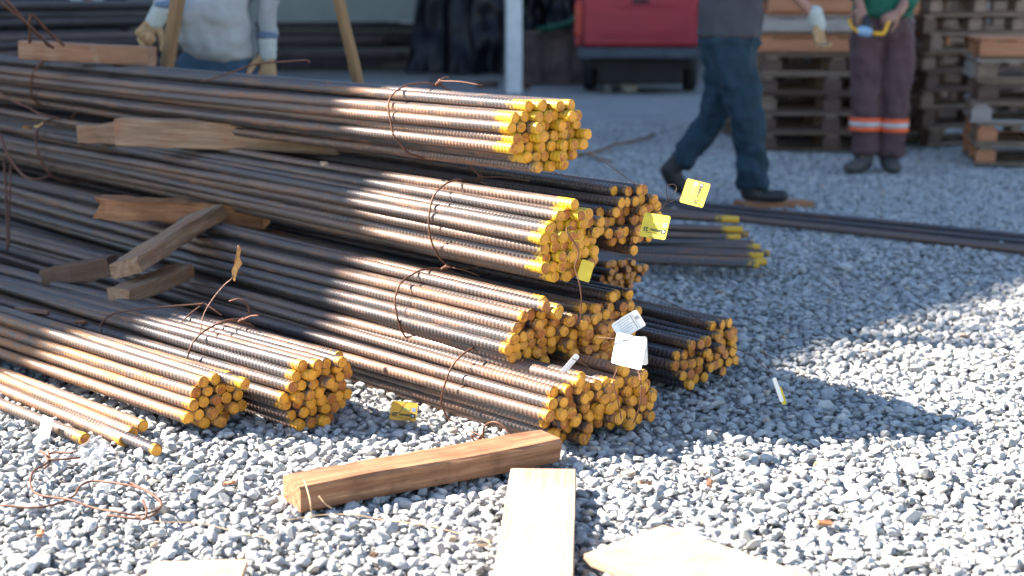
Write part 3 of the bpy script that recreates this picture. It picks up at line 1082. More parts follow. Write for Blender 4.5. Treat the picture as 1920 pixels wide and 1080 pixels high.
def rrect(wd, ht, r, th, n=4, curl=0.0, seg=8):
    """thin card: x across, z up, facing -y, optional curl about z"""
    out = []
    for cx_, cz_, a0 in ((wd / 2 - r, ht / 2 - r, 0), (-wd / 2 + r, ht / 2 - r, 90), (-wd / 2 + r, -ht / 2 + r, 180), (wd / 2 - r, -ht / 2 + r, 270)):
        for i in range(n + 1):
            t = R(a0 + 90 * i / n)
            out.append((cx_ + r * math.cos(t), cz_ + r * math.sin(t)))
    bm = bmesh.new()
    f = bm.faces.new([bm.verts.new((x, 0, z)) for x, z in out])
    if curl:
        for i in range(1, seg):
            bmesh.ops.bisect_plane(bm, geom=bm.verts[:] + bm.edges[:] + bm.faces[:], plane_co=(-wd / 2 + wd * i / seg, 0, 0), plane_no=(1, 0, 0))
    r_ = bmesh.ops.extrude_face_region(bm, geom=bm.faces[:])
    for v in r_['geom']:
        if isinstance(v, bmesh.types.BMVert):
            v.co.y += th
    if curl:
        for v in bm.verts:
            v.co.y += curl * (v.co.x / (wd / 2)) ** 2
    bmesh.ops.recalc_face_normals(bm, faces=bm.faces)
    return bm_to(bm, 'tag')


def text_mesh(cu):
    t = bpy.data.objects.new('t', cu)
    me = bpy.data.meshes.new_from_object(t)
    bpy.data.objects.remove(t)
    return me


def text(body, size, mat, parent, x, z, y=-0.0007, rot=0.0, bold=0.0, al='CENTER'):
    cu = bpy.data.curves.new('print', 'FONT')
    cu.body = body
    cu.size = size
    cu.align_x = al
    cu.align_y = 'CENTER'
    cu.offset = bold
    cu.materials.append(mat)
    o = link('lettering', text_mesh(cu), mat, parent)
    o.location = (x, y, z)
    o.rotation_euler = (math.pi / 2, 0, 0)
    o.rotation_euler = (Matrix.Rotation(R(rot), 3, 'Y') @ Matrix.Rotation(math.pi / 2, 3, 'X')).to_euler()
    return o


def mark(w_, h_, mat, parent, x, z, y=-0.0005, name='printed_mark', curl=0.0, half=1.0):
    v, f = [], []
    n = 8 if curl else 1
    for i in range(n + 1):
        xx = -w_ / 2 + w_ * i / n
        yy = curl * ((xx + x) / half) ** 2
        v += [(xx, yy, -h_ / 2), (xx, yy, h_ / 2)]
    for i in range(n):
        f.append((2 * i, 2 * i + 2, 2 * i + 3, 2 * i + 1))
    o = link(name, mesh_from(v, f, name), mat, parent)
    o.location = (x, y, z)
    return o


def tag_obj(u, v, D, wd, ht, rot, mat, label, kind='yellow', lean=0.0, yaw=0.0, curl=0.0, hang=None):
    p = aty(u, v, D)
    t = empty('paper_tag', p)
    tag(t, label, 'tag', 'tags and cards wired to the bundles')
    t.rotation_euler = (Matrix.Rotation(R(yaw), 3, 'Z') @ Matrix.Rotation(R(lean), 3, 'X') @ Matrix.Rotation(R(rot), 3, 'Y')).to_euler()
    link('card', rrect(wd, ht, 0.006, 0.0009, curl=curl), mat, t)
    if kind == 'yellow':
        # print is upside down on the tag
        k = wd / 0.082
        text('25', 0.0165 * k, M['ink'], t, -0.026 * k, -0.012 * k, rot=180, bold=0.0006)
        text('GERDAU', 0.0098 * k, M['ink'], t, 0.006 * k, -0.012 * k, rot=180, bold=0.0005)
        mark(0.014 * k, 0.014 * k, M['ink'], t, 0.030 * k, -0.013 * k)
        text('G', 0.009 * k, M['card'], t, 0.030 * k, -0.013 * k, y=-0.0009, rot=180, bold=0.0003)
        mark(0.013 * k, 0.012 * k, M['ink_blue'], t, 0.030 * k, 0.007 * k)
        mark(0.022 * k, 0.008 * k, M['ink_green'], t, 0.008 * k, 0.008 * k)
        for i, (a, b_, x) in enumerate([(0.05, 0.0014, -0.002), (0.036, 0.0012, 0.012), (0.030, 0.0012, 0.014), (0.040, 0.0012, 0.010)]):
            mark(a * k, b_ * k, M['ink'], t, x * k, (-0.022 - i * 0.0042) * k)
        mark(0.060 * k, 0.0016 * k, M['ink_green'], t, 0.0, 0.031 * k)
    elif kind == 'white':
        k = wd / 0.085
        for i in range(6):
            mark((0.046 - 0.006 * (i % 3)) * k, 0.0016 * k, M['ink_grey'], t, -0.010 * k + (i % 2) * 0.003, (ht / 2 - 0.006 - i * (ht - 0.012) / 6 * 1.0), curl=curl, half=wd / 2)
        mark(0.0016 * k, ht * 0.84, M['ink'], t, 0.018 * k, 0, curl=curl, half=wd / 2)
        mark(0.0012 * k, ht * 0.84, M['ink_grey'], t, 0.024 * k, 0, curl=curl, half=wd / 2)
        mark(0.012 * k, 0.010 * k, M['ink_grey'], t, 0.032 * k, 0.006 * k, curl=curl, half=wd / 2)
        mark(0.020 * k, 0.004 * k, M['ink'], t, -0.028 * k, -ht * 0.36, curl=curl, half=wd / 2)
    if hang:
        q = [Vector(h) for h in hang]
        mi = t.matrix_basis.inverted()
        mi = (Matrix.Translation(p) @ t.rotation_euler.to_matrix().to_4x4()).inverted()
        link('tag_wire', tube_mesh([mi @ h for h in q], 0.0011, 5, 6), M['wire_thin'], t)
    return t


tag_obj(1303, 362, 4.30, 0.077, 0.079, -80, M['tag_yellow'], 'yellow printed tag held up on a looped wire below the walking legs', 'yellow', yaw=-28, lean=-22,
        hang=[aty(1232, 392, 4.2), aty(1255, 372, 4.22), aty(1268, 356, 4.25), aty(1264, 346, 4.25), aty(1250, 350, 4.22), aty(1255, 378, 4.22), aty(1275, 368, 4.28), aty(1285, 362, 4.29)])
tag_obj(1228, 424, 4.06, 0.080, 0.072, 5, M['tag_yellow'], 'yellow printed tag hanging over the ends of the shaded upper bundle', 'yellow', lean=-24, yaw=-24,
        hang=[aty(1225, 405, 4.08), aty(1236, 396, 4.1), aty(1244, 386, 4.14), aty(1252, 380, 4.16)])
tag_obj(1098, 508, 4.06, 0.05, 0.060, 20, M['tag_yellow'], 'greenish yellow tag peeking out behind the yellow bar ends', 'plain', yaw=35)
tag_obj(757, 771, 3.99, 0.078, 0.058, 6, M['tag_orange'], 'orange yellow tag lying tilted on the shaded gravel', 'yellow', lean=-38,
        hang=[aty(765, 752, 4.0), aty(757, 760, 3.98), aty(750, 772, 3.97), aty(735, 778, 3.97), aty(720, 772, 3.98), aty(690, 765, 4.0)])
tag_obj(1178, 609, 3.80, 0.082, 0.052, -32, M['card'], 'curled white printed card standing up on the rusty bar ends', 'white', lean=-8, yaw=0, curl=-0.012)
tag_obj(1179, 658, 3.74, 0.098, 0.086, 3, M['card'], 'large blank white card hanging over the bar ends', 'plain', yaw=-38, lean=-14,
        hang=[aty(1180, 640, 3.75), aty(1160, 636, 3.74), aty(1120, 632, 3.78)])
tag_obj(1190, 658, 3.785, 0.070, 0.080, -3, M['card'], 'white printed card just behind the large blank one', 'white', yaw=-8)
tag_obj(1069, 682, 3.80, 0.016, 0.066, 40, M['card'], 'narrow printed card seen nearly edge on above the lowest front bundle', 'white', yaw=0,
        hang=[aty(1072, 672, 3.8), aty(1090, 680, 3.8), aty(1108, 694, 3.82)])
tag_obj(82, 807, 3.82, 0.052, 0.080, 4, M['card'], 'blank white card hanging from the single loose bar at far left', 'plain', yaw=-38, lean=-16, curl=0.004)
tag_obj(1459, 731, 3.98, 0.012, 0.078, -20, M['card'], 'folded card on edge at the end of a wire, lying on the gravel at right', 'plain', yaw=0,
        hang=[aty(1450, 705, 3.98), aty(1435, 690, 4.05), aty(1410, 668, 4.15), aty(1375, 652, 4.25)])
t = tag_obj(1466, 742, 3.985, 0.014, 0.056, -20, M['tag_yellow'], 'yellow backed slip tucked behind the folded card on the gravel', 'plain', yaw=0)
wire([aty(1158, 690, 3.78), aty(1150, 715, 3.76), aty(1158, 750, 3.76), aty(1165, 785, 3.78)], 0.0015, M['wire'], 'left thin wire dangling below the white cards')
wire([aty(1196, 690, 3.8), aty(1202, 720, 3.74), aty(1200, 760, 3.74), aty(1188, 792, 3.78)], 0.0018, M['wire'], 'right thin wire dangling below the white cards')

# clear plastic wrapper on the gravel
m, nt_, b = new_mat('clear_plastic')
b.inputs['Base Color'].default_value = (0.9, 0.92, 0.94, 1)
b.inputs['Roughness'].default_value = 0.08
b.inputs['Alpha'].default_value = 0.10
M['clear'] = m
bm = bmesh.new()
bmesh.ops.create_grid(bm, x_segments=9, y_segments=7, size=0.5)
for v in bm.verts:
    x, y = v.co.x, v.co.y
    nz = noise.noise(Vector((x * 3, y * 3, 5.0)))
    v.co = Vector((x * 0.075, y * 0.08 + nz * 0.02, 0.03 + 0.03 * noise.noise(Vector((x * 4, y * 4, 1.0)))))
wr = link('plastic_wrapper', bm_to(bm, 'wrapper', True), M['clear'])
wr.location = atz(176, 862, 0.015)
wr.rotation_euler = (0.5, 0.2, -0.4)
sm = wr.modifiers.new('thick', 'SOLIDIFY')
sm.thickness = 0.0006
tag(wr, 'crumpled clear plastic wrapper on the gravel under the single loose bar', 'plastic wrapper')

# ------------------------------------------------------------ back of the yard
M['conc'] = simple('stained_concrete_wall', (0.30, 0.31, 0.26), 0.9, 0, 0.25, 0.9, 0.4, 12)
M['dark_wall'] = simple('dark_shed_wall', (0.035, 0.033, 0.036), 0.85, 0, 0.3, 0.8)
M['grey_wall'] = simple('grey_block_wall', (0.17, 0.175, 0.19), 0.9, 0, 0.15, 1.2)
M['panel'] = simple('pale_painted_panel', (0.36, 0.42, 0.42), 0.6, 0, 0.12, 2)
M['panel_rim'] = simple('white_panel_rim', (0.55, 0.62, 0.62), 0.5, 0, 0.1, 3)
M['post'] = simple('white_painted_post', (0.52, 0.54, 0.55), 0.6, 0, 0.15, 6)
M['rust_box'] = simple('rusted_dark_steel_plate', (0.085, 0.06, 0.055), 0.7, 0.3, 0.7, 3)
M['steel_dark'] = simple('dark_bar_stock', (0.055, 0.045, 0.048), 0.55, 0.4, 0.35, 3)
M['steel_mid'] = simple('dull_purple_brown_bar_stock', (0.12, 0.085, 0.085), 0.55, 0.4, 0.3, 3)
M['green'] = simple('green_hose_rubber', (0.0, 0.07, 0.04), 0.6)

ww = empty('back_wall', (-3.2, 29.0, 0))
tag(ww, 'stained concrete wall far behind the yard with a pale panel on it', 'wall')
box('wall_face', (9.0, 0.25, 3.4), M['conc'], ww, (0, 0.2, 1.65))
box('panel', (5.0, 0.06, 1.6), M['panel'], ww, (-0.85, -0.02, 1.62))
box('panel_rim', (5.06, 0.10, 0.09), M['panel_rim'], ww, (-0.85, -0.06, 0.80))
box('panel_rim', (0.09, 0.10, 1.6), M['panel_rim'], ww, (1.63, -0.06, 1.66))
sh = empty('open_shed', (1.5, 30, 0))
tag(sh, 'dark open shed behind the black sheeting and the red pickup', 'shed')
box('wall_face', (11.0, 0.25, 5.0), M['dark_wall'], sh, (2.5, 1.5, 2.48))
box('wall_face', (30, 0.25, 5.0), M['dark_wall'], sh, (-22.0, 1.8, 2.48))
box('roof', (44, 9.0, 0.12), M['roof_sheet'], sh, (-13.0, -2.4, 5.05))
gw = box('block_wall', (7, 0.25, 3.2), M['grey_wall'], None, (9.0, 22.2, 1.58))
tag(gw, 'grey block wall behind the pallet stacks at the right', 'wall')
dr = box('dark_doorway', (1.3, 0.1, 2.6), M['dark_wall'], gw, (-0.55, -0.14, -0.28))
po = box('white_post', (0.21, 0.21, 4.9), M['post'], None, tuple(aty(963, 163, 19.4) + Vector((0, 0, 2.45))), (0, 0, 0.1), 0.01)
po.location.z = 2.44
tag(po, 'white post standing in front of the black sheeting', 'post')

# black sheeting draped over a heap
M['sheet'] = simple('black_plastic_sheet', (0.006, 0.006, 0.010), 0.36, 0, 0.2, 3, 0.3, 8, 0.3)


def drape(name, x0, x1, y, top, seed, label):
    nx, nz = 70, 34
    V, Fc = [], []
    for j in range(nz + 1):
        t = j / nz
        for i in range(nx + 1):
            s = i / nx
            x = x0 + (x1 - x0) * s
            spread = (1 - t) ** 2.2
            q = s + 0.10 * noise.noise(Vector((t * 2.2, s * 2, seed + 5))) + 0.05 * math.sin(t * 3 + seed)
            fold = 0.30 * noise.noise(Vector((q * 4.5 + seed, t * 1.1, seed))) + 0.08 * noise.noise(Vector((q * 13, t * 2.6, seed + 3)))
            crump = 0.16 * noise.noise(Vector((s * 7, t * 6, seed + 9))) * (1 - t * 0.4)
            yy = y - 0.55 * spread - fold - crump
            xx = x + (s - 0.5) * 0.35 * spread + 0.05 * noise.noise(Vector((s * 12, t * 6, 20 + seed)))
            zz = top * t + 0.10 * noise.noise(Vector((s * 5, 2, seed))) * t
            V.append((xx, yy, max(0.0, zz + 0.02)))
    for j in range(nz):
        for i in range(nx):
            a = j * (nx + 1) + i
            Fc.append((a, a + 1, a + nx + 2, a + nx + 1))
    # back of the heap, so that it has depth
    n0 = len(V)
    for i in range(nx + 1):
        s = i / nx
        V.append((x0 + (x1 - x0) * s, y + 1.0, 0.0))
        V.append((x0 + (x1 - x0) * s, y + 0.8, top * 0.95))
    for i in range(nx):
        Fc.append((nz * (nx + 1) + i, nz * (nx + 1) + i + 1, n0 + 2 * i + 3, n0 + 2 * i + 1))
        Fc.append((n0 + 2 * i + 1, n0 + 2 * i + 3, n0 + 2 * i + 2, n0 + 2 * i))
    o = link(name, mesh_from(V, Fc, name, True), M['sheet'])
    tag(o, label, 'sheeting')
    return o


drape('plastic_sheeting', -1.62, 0.02, 25.0, 2.6, 1.3, 'black plastic sheeting hanging in folds left of the white post')
drape('plastic_sheeting', 0.10, 1.35, 26.5, 2.4, 6.1, 'black plastic sheeting in the gap between the white post and the pickup')
rb = empty('steel_skip', aty(1066, 150, 21.4))
rb.location.z = 0
tag(rb, 'low rusty dark steel skip between the post and the red pickup', 'skip')
box('side_panel', (1.42, 0.06, 0.74), M['rust_box'], rb, (0, 0, 0.37), (0, 0, 0), 0.01)
box('side_panel', (0.06, 1.3, 0.74), M['rust_box'], rb, (-0.70, 0.67, 0.37))
box('side_panel', (0.06, 1.3, 0.74), M['rust_box'], rb, (0.70, 0.67, 0.37))
box('rim', (1.50, 0.10, 0.06), M['rust_box'], rb, (0, -0.01, 0.765))
for x in (-0.45, 0.0, 0.45):
    box('rib', (0.06, 0.05, 0.70), M['rust_box'], rb, (x, -0.055, 0.36))
wire([aty(1008, 57, 21.6), aty(1030, 52, 21.2), aty(1060, 46, 21.2), aty(1082, 32, 21.2), aty(1100, 22, 21.2)], 0.05, M['green'], 'green hose lying over the rusty skip', 'hose', name='hose')


def bar_stack(name, x0, y0, x1, y1, base, rows, per, r, label, seed):
    """long bars piled in rows; every bar is a part"""
    rr = random.Random(seed)
    p0, p1 = Vector((x0, y0, 0)), Vector((x1, y1, 0))
    d = (p1 - p0)
    L = d.length
    u = d.normalized()
    nrm = Vector((-u.y, u.x, 0))
    t = empty(name, (p0 + p1) / 2)
    t.rotation_euler = (0, 0, math.atan2(u.y, u.x))
    tag(t, label, 'bar stack')
    V, Fc = [], []
    s = 8
    for e_ in (-L / 2, L / 2):
        for k in range(s):
            V.append((e_, r * math.cos(2 * math.pi * k / s), r * math.sin(2 * math.pi * k / s)))
    for k in range(s):
        Fc.append((k, (k + 1) % s, s + (k + 1) % s, s + k))
    Fc += [tuple(range(s))[::-1], tuple(range(s, 2 * s))]
    ms = []
    for m in ('steel_dark', 'steel_mid'):
        me = mesh_from(V, Fc, 'bar', True)
        me.materials.append(M[m])
        ms.append(me)
    for j in range(rows):
        z = base + r + j * r * 1.8 + (j // 3) * r * 1.6
        for i in range(per):
            o = bpy.data.objects.new('bar', ms[rr.random() < 0.45])
            COL.objects.link(o)
            o.parent = t
            o.location = (rr.uniform(-0.35, 0.35), (i - per / 2) * r * 2.05 + (j % 2) * r + rr.uniform(-0.01, 0.01), z + rr.uniform(-0.006, 0.006))
            o.rotation_euler = (rr.uniform(0, 3), R(rr.uniform(-0.3, 0.3)), R(rr.uniform(-0.4, 0.4)))
    return t


bar_stack('bar_stack', -6.4, 8.6, -3.25, 13.2, 0.0, 15, 6, 0.036, 'tall stack of dark steel bars in the shade at the top left', 51)
bar_stack('bar_stack', -9.2, 27.2, -2.05, 26.3, 0.05, 7, 6, 0.05, 'low dark stack of bars far back between the man in white and the sheeting', 52)
for (x, lab) in ((-5.4, 'left'), (-2.9, 'right')):
    tag(box('sleeper', (0.16, 1.1, 0.10), M['wood_dark'], None, (x, 26.6, 0.04)), '%s dark sleeper under the far low stack of bars' % lab, 'sleeper')
for u, m, ln in ((143, 'panel', 0), (165, 'wood_brown', 1), (184, 'panel', 2)):
    p = aty(u, 10, 14.0 + ln * 0.2)
    beam('batten', p + Vector((-0.20, 0, 0.45)), p + Vector((0.06, 0, -0.06)), 0.06, 0.09, M[m],
         ['leftmost pale batten leaning behind the tall bar stack', 'brown batten between two pale ones behind the tall bar stack', 'right pale batten behind the tall bar stack'][ln], 'batten', seed=60 + ln)
# short pipes and stones on the ground
for (u, v, D, L, r, yaw, lab) in [(975, 160, 19.6, 0.30, 0.055, 8, 'short rusty pipe offcut lying at the foot of the white post'),
                                  (913, 158, 19.9, 0.34, 0.05, 25, 'short pipe offcut on the ground left of the white post'),
                                  (817, 153, 20.4, 0.10, 0.07, 70, 'round pipe ring seen end on, farthest left of the offcuts')]:
    p = atz(u, v, r)
    n = 14
    V, Fc = [], []
    for (x, q) in ((-L / 2, r), (L / 2, r), (L / 2, r * 0.8), (-L / 2, r * 0.8)):
        for k in range(n):
            a = 2 * math.pi * k / n
            V.append((x, q * math.cos(a), q * math.sin(a)))
    for a in range(4):
        b2 = (a + 1) % 4
        for k in range(n):
            Fc.append((a * n + k, a * n + (k + 1) % n, b2 * n + (k + 1) % n, b2 * n + k))
    me = mesh_from(V, Fc, 'pipe', True)
    o = link('pipe_offcut', me, M['rust_box'] if 'ring' in lab else M['wood_dark'])
    o.location = p
    o.rotation_euler = (0, 0, R(yaw))
    tag(o, lab, 'pipe', 'pipe offcuts on the ground')
for i, (u, v, s) in enumerate([(1150, 150, 0.26), (1172, 160, 0.22), (1138, 128, 0.18), (710, 108, 0.22), (1100, 152, 0.09), (1140, 163, 0.12)]):
    o = link('rock', rock_coll.objects[i].data)
    o.location = atz(u, v, s * 0.35)
    o.scale = (s, s, s)
    o.rotation_euler = (0.3 * i, 0.2, i)
    tag(o, ['big rough rock beside the pickup wheel', 'rounder rock in front of the pickup wheel', 'rock leaning on the rusty skip near the bumper',
            'lone rock in front of the far stack of bars', 'small pale rock at the foot of the rusty skip', 'smaller rock nearest the camera by the pickup'][i], 'rock')

# ------------------------------------------------------------ red pickup seen from behind
M['red'] = simple('faded_red_paint', (0.30, 0.008, 0.024), 0.42, 0, 0.10, 2, 0.05, 20)
M['bumper'] = simple('scuffed_grey_bumper', (0.055, 0.065, 0.08), 0.6, 0.3, 0.35, 6)
M['under'] = simple('dark_trim_and_shade_fill', (0.02, 0.017, 0.016), 0.9, 0, 0.3, 4)  # dark trim colour, also stands in for the shade under the truck
M['tyre'] = simple('black_tyre_rubber', (0.015, 0.015, 0.016), 0.85, 0, 0.2, 10)
M['lamp_red'] = simple('red_lamp_lens', (0.35, 0.01, 0.01), 0.2)
M['lamp_clear'] = simple('pale_lamp_lens', (0.45, 0.47, 0.48), 0.25)
pk = empty('pickup_truck', (0, 19.4, 0))
cxp = aty(1200, 100, 19.4).x
pk.location = (cxp, 19.4, 0)
pk.rotation_euler = (0, 0, R(-5))
tag(pk, 'red pickup truck parked with its tailgate towards the pile', 'pickup truck')
tg = box('tailgate', (1.52, 0.07, 0.66), M['red'], pk, (0, 0, 0.955), bevel=0.035)
for (w_, h_, x, z) in ((1.05, 0.028, 0, -0.20), (0.78, 0.030, 0.10, 0.205)):
    box('pressed_ridge', (w_, 0.03, h_), M['red'], tg, (x, -0.036, z), bevel=0.012)
box('pressed_panel', (1.22, 0.02, 0.30), M['red'], tg, (0, -0.034, 0.0), bevel=0.009)
box('handle', (0.22, 0.03, 0.06), M['under'], tg, (0, -0.04, 0.26), bevel=0.01)
for s in (-1, 1):
    box('bed_side', (0.10, 1.9, 0.62), M['red'], pk, (s * 0.83, 0.98, 0.94), bevel=0.03)
    lh = box('tail_lamp', (0.10, 0.06, 0.42), M['lamp_clear'] if s > 0 else M['lamp_red'], pk, (s * 0.83, -0.01, 0.98), bevel=0.012)
    box('red_lens', (0.086, 0.03, 0.20), M['lamp_red'], lh, (0, -0.025, 0.08), bevel=0.008)
bp = box('bumper', (1.66, 0.20, 0.13), M['bumper'], pk, (0, -0.12, 0.535), bevel=0.02)
box('step_pad', (1.1, 0.12, 0.02), M['under'], bp, (0, -0.01, 0.072), bevel=0.004)
bm = bmesh.new()
for (x, z, sx, sz) in ((0, 0.40, 1.45, 0.15), (0, 0.25, 1.15, 0.26)):  # lower box is added to fill in the deep shade below the bumper
    box_bm(bm, sx, 1.6, sz, (x, 0.8, z), bevel=0.05)
link('underbody_and_shade_fill', bm_to(bm), M['under'], pk)
bm = bmesh.new()
box_bm(bm, 1.62, 1.55, 0.62, (0, 2.7, 0.90), bevel=0.05)
link('cab', bm_to(bm), M['red'], pk)
bm = bmesh.new()
V = [(-0.74, 2.0, 1.22), (0.74, 2.0, 1.22), (0.66, 2.14, 1.68), (-0.66, 2.14, 1.68), (-0.74, 3.5, 1.22), (0.74, 3.5, 1.22), (0.64, 3.0, 1.68), (-0.64, 3.0, 1.68)]
link('cab_roof', mesh_from(V, [(0, 1, 2, 3), (3, 2, 6, 7), (5, 4, 7, 6), (1, 5, 6, 2), (4, 0, 3, 7)]), M['red'], pk)
box('rear_window', (1.16, 0.02, 0.32), M['glass'], pk, (0, 2.03, 1.45), (R(-17), 0, 0))
box('bonnet', (1.56, 1.2, 0.34), M['red'], pk, (0, 4.0, 0.88), bevel=0.06)


def lathe_x(prof, n, name):
    V, Fc = [], []
    for x, r in prof:
        for k in range(n):
            a = 2 * math.pi * k / n
            V.append((x, r * math.cos(a), r * math.sin(a)))
    for i in range(len(prof) - 1):
        for k in range(n):
            Fc.append((i * n + k, i * n + (k + 1) % n, (i + 1) * n + (k + 1) % n, (i + 1) * n + k))
    Fc += [tuple(range(n))[::-1], tuple(range((len(prof) - 1) * n, len(prof) * n))]
    return mesh_from(V, Fc, name, True)


tm = lathe_x([(-0.10, 0.19), (-0.10, 0.28), (-0.07, 0.32), (0.07, 0.32), (0.10, 0.28), (0.10, 0.19)], 24, 'tyre')
rm = lathe_x([(-0.085, 0.10), (-0.09, 0.185), (0.09, 0.185), (0.085, 0.10)], 20, 'rim')
for (x, y) in ((-0.70, 0.85), (0.70, 0.85), (-0.70, 3.7), (0.70, 3.7)):
    wh = link('wheel', tm, M['tyre'], pk)
    wh.location = (x, y, 0.31)
    link('rim', rm, M['bumper'], wh)

# ------------------------------------------------------------ pallets
def piece(L, W, H, seed, m):
    me = beam_mesh(L, W, H, seed, 0.0012, 3, 0.003)
    me.materials.append(M[m])
    return me


PM = {}
for m in ('pal_grey', 'pal_orange', 'pal_dark', 'pal_white'):
    PM[m] = dict(board=[piece(1.2, 0.115, 0.021, i, m) for i in range(3)], wide=[piece(1.0, 0.11, 0.021, 9 + i, m) for i in range(2)],
                 runner=[piece(1.0, 0.095, 0.021, 20 + i, m) for i in range(2)], block=[piece(0.14, 0.10, 0.088, 30 + i, m) for i in range(2)],
                 edge=[piece(1.2, 0.03, 0.10, 50, m)])


def pallet(loc, yaw, kinds, label, group, seed, fascia=None):
    rr = random.Random(seed)
    t = empty('pallet', loc)
    t.rotation_euler = (0, 0, yaw)
    tag(t, label, 'pallet', group)

    def put(nm, mesh, p, rz=0.0):
        o = bpy.data.objects.new(nm, mesh)
        COL.objects.link(o)
        o.parent = t
        o.location = p
        o.rotation_euler = (0, 0, rz + R(rr.uniform(-0.5, 0.5)))
        return o
    k = lambda: rr.choice(kinds)
    for y in (-0.44, 0, 0.44):
        put('bottom_board', rr.choice(PM[k()]['board']), (0, y, 0.0115))
    for y in (-0.44, 0, 0.44):
        for x in (-0.52, 0, 0.52):
            put('block', rr.choice(PM[k()]['block']), (x, y, 0.067))
    for x in (-0.53, 0, 0.53):
        put('runner', rr.choice(PM[k()]['runner']), (x, 0, 0.1225), math.pi / 2)
    for i in range(7):
        if rr.random() < 0.06 and i not in (0, 6):
            continue
        y = -0.44 + 0.88 * i / 6
        put('deck_board', rr.choice(PM[k()]['board']), (rr.uniform(-0.01, 0.01), y, 0.1445))
    if fascia:
        put('side_board', PM[fascia]['edge'][0], (0, -0.515, 0.075))
    return t


NTH = ['lowest', 'second lowest', 'third from the ground', 'fourth from the ground', 'fifth from the ground', 'sixth from the ground', 'seventh from the ground', 'eighth from the ground', 'ninth from the ground', 'tenth from the ground']


def pallet_stack(x, y, yaw, n, label, group, seed, tones, fas):
    rr = random.Random(seed)
    for i in range(n):
        pallet((x + rr.uniform(-0.035, 0.035), y + rr.uniform(-0.03, 0.03), i * 0.1565 + 0.008), yaw + R(rr.uniform(-1.6, 1.6)),
               tones[i % len(tones)], '%s wooden pallet of %s' % (NTH[i], label), group, seed * 31 + i, fas.get(i))


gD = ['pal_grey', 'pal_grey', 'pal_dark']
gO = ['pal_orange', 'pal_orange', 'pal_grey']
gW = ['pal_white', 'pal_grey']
xs1 = aty(1425, 275, 11.65).x
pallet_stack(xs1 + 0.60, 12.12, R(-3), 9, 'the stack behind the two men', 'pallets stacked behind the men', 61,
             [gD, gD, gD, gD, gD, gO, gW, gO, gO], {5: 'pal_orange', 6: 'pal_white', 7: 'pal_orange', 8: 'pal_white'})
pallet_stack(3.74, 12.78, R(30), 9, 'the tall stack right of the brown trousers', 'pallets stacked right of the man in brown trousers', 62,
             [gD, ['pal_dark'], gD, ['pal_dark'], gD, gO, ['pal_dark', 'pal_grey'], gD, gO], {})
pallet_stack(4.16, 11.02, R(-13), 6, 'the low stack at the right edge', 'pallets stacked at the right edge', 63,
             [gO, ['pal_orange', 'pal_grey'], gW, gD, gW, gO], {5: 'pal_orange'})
pallet_stack(xs1 + 0.52, 13.42, R(3), 8, 'the added hidden row behind the walking man', 'pallets in the added hidden row', 65,  # row added to keep the gaps of the front stack dark
             [gD, ['pal_dark'], gD, gD], {})
pallet_stack(xs1 + 2.9, 15.2, R(8), 8, 'the farthest stack near the grey wall', 'pallets stacked near the grey wall', 64,
             [gD, gD, gD, gD], {})

# ------------------------------------------------------------ people
M['skin'] = simple('tanned_skin', (0.30, 0.15, 0.11), 0.55, 0, 0.12, 6)
M['shirt_white'] = simple('worn_white_shirt', (0.30, 0.30, 0.30), 0.9, 0, 0.25, 3.0)
M['shirt_grey'] = simple('charcoal_shirt', (0.055, 0.053, 0.062), 0.9, 0, 0.15, 6)
M['shirt_green'] = simple('green_work_shirt', (0.008, 0.10, 0.06), 0.85, 0, 0.15, 6)
M['jeans'] = simple('blue_jeans', (0.03, 0.062, 0.10), 0.9, 0, 0.2, 8)
M['trousers_teal'] = simple('dark_teal_work_trousers', (0.011, 0.032, 0.052), 0.9, 0, 0.3, 5)
M['trousers_brown'] = simple('brown_work_trousers', (0.085, 0.045, 0.050), 0.9, 0, 0.15, 6)
M['boot'] = simple('black_work_boot', (0.018, 0.017, 0.018), 0.6, 0, 0.3, 12)
M['boot_grey'] = simple('dusty_grey_boot', (0.06, 0.057, 0.055), 0.7, 0, 0.3, 12)
M['hair'] = simple('dark_hair', (0.02, 0.015, 0.012), 0.7)
M['glove_cuff'] = simple('white_glove_cuff', (0.38, 0.40, 0.38), 0.9, 0, 0.1, 20)
M['glove_tan'] = simple('dirty_tan_glove_palm', (0.36, 0.22, 0.11), 0.9, 0, 0.35, 30)
M['cuff_blue'] = simple('blue_cuff_trim', (0.10, 0.14, 0.21), 0.9)
M['reflect_orange'] = simple('orange_safety_band', (0.95, 0.12, 0.03), 0.6)
M['reflect_silver'] = simple('silver_reflective_tape', (0.55, 0.50, 0.48), 0.4, 0.2)
M['safety_yellow'] = simple('yellow_plastic', (0.75, 0.38, 0.01), 0.45)
M['lens'] = simple('pale_blue_lens', (0.20, 0.34, 0.50), 0.15)
M['black_plastic'] = simple('black_plastic', (0.012, 0.012, 0.014), 0.5)

_ico = bmesh.new()
bmesh.ops.create_icosphere(_ico, subdivisions=2, radius=1)
ICO = [v.co.copy() for v in _ico.verts]
_ico.free()


def ell(p, r, rot=None):
    """points of an ellipsoid; r is a number or (rx, ry, rz)"""
    if isinstance(r, (int, float)):
        r = (r, r, r)
    out = []
    for c in ICO:
        q = Vector((c.x * r[0], c.y * r[1], c.z * r[2]))
        if rot is not None:
            q = rot @ q
        out.append(q + Vector(p))
    return out


def hull(bm, *ells):
    vs = []
    for e_ in ells:
        vs += [bm.verts.new(p) for p in e_]
    r = bmesh.ops.convex_hull(bm, input=vs)
    g = [x for x in r['geom_interior'] + r['geom_unused'] if isinstance(x, bmesh.types.BMVert)]
    bmesh.ops.delete(bm, geom=list(set(g)), context='VERTS')


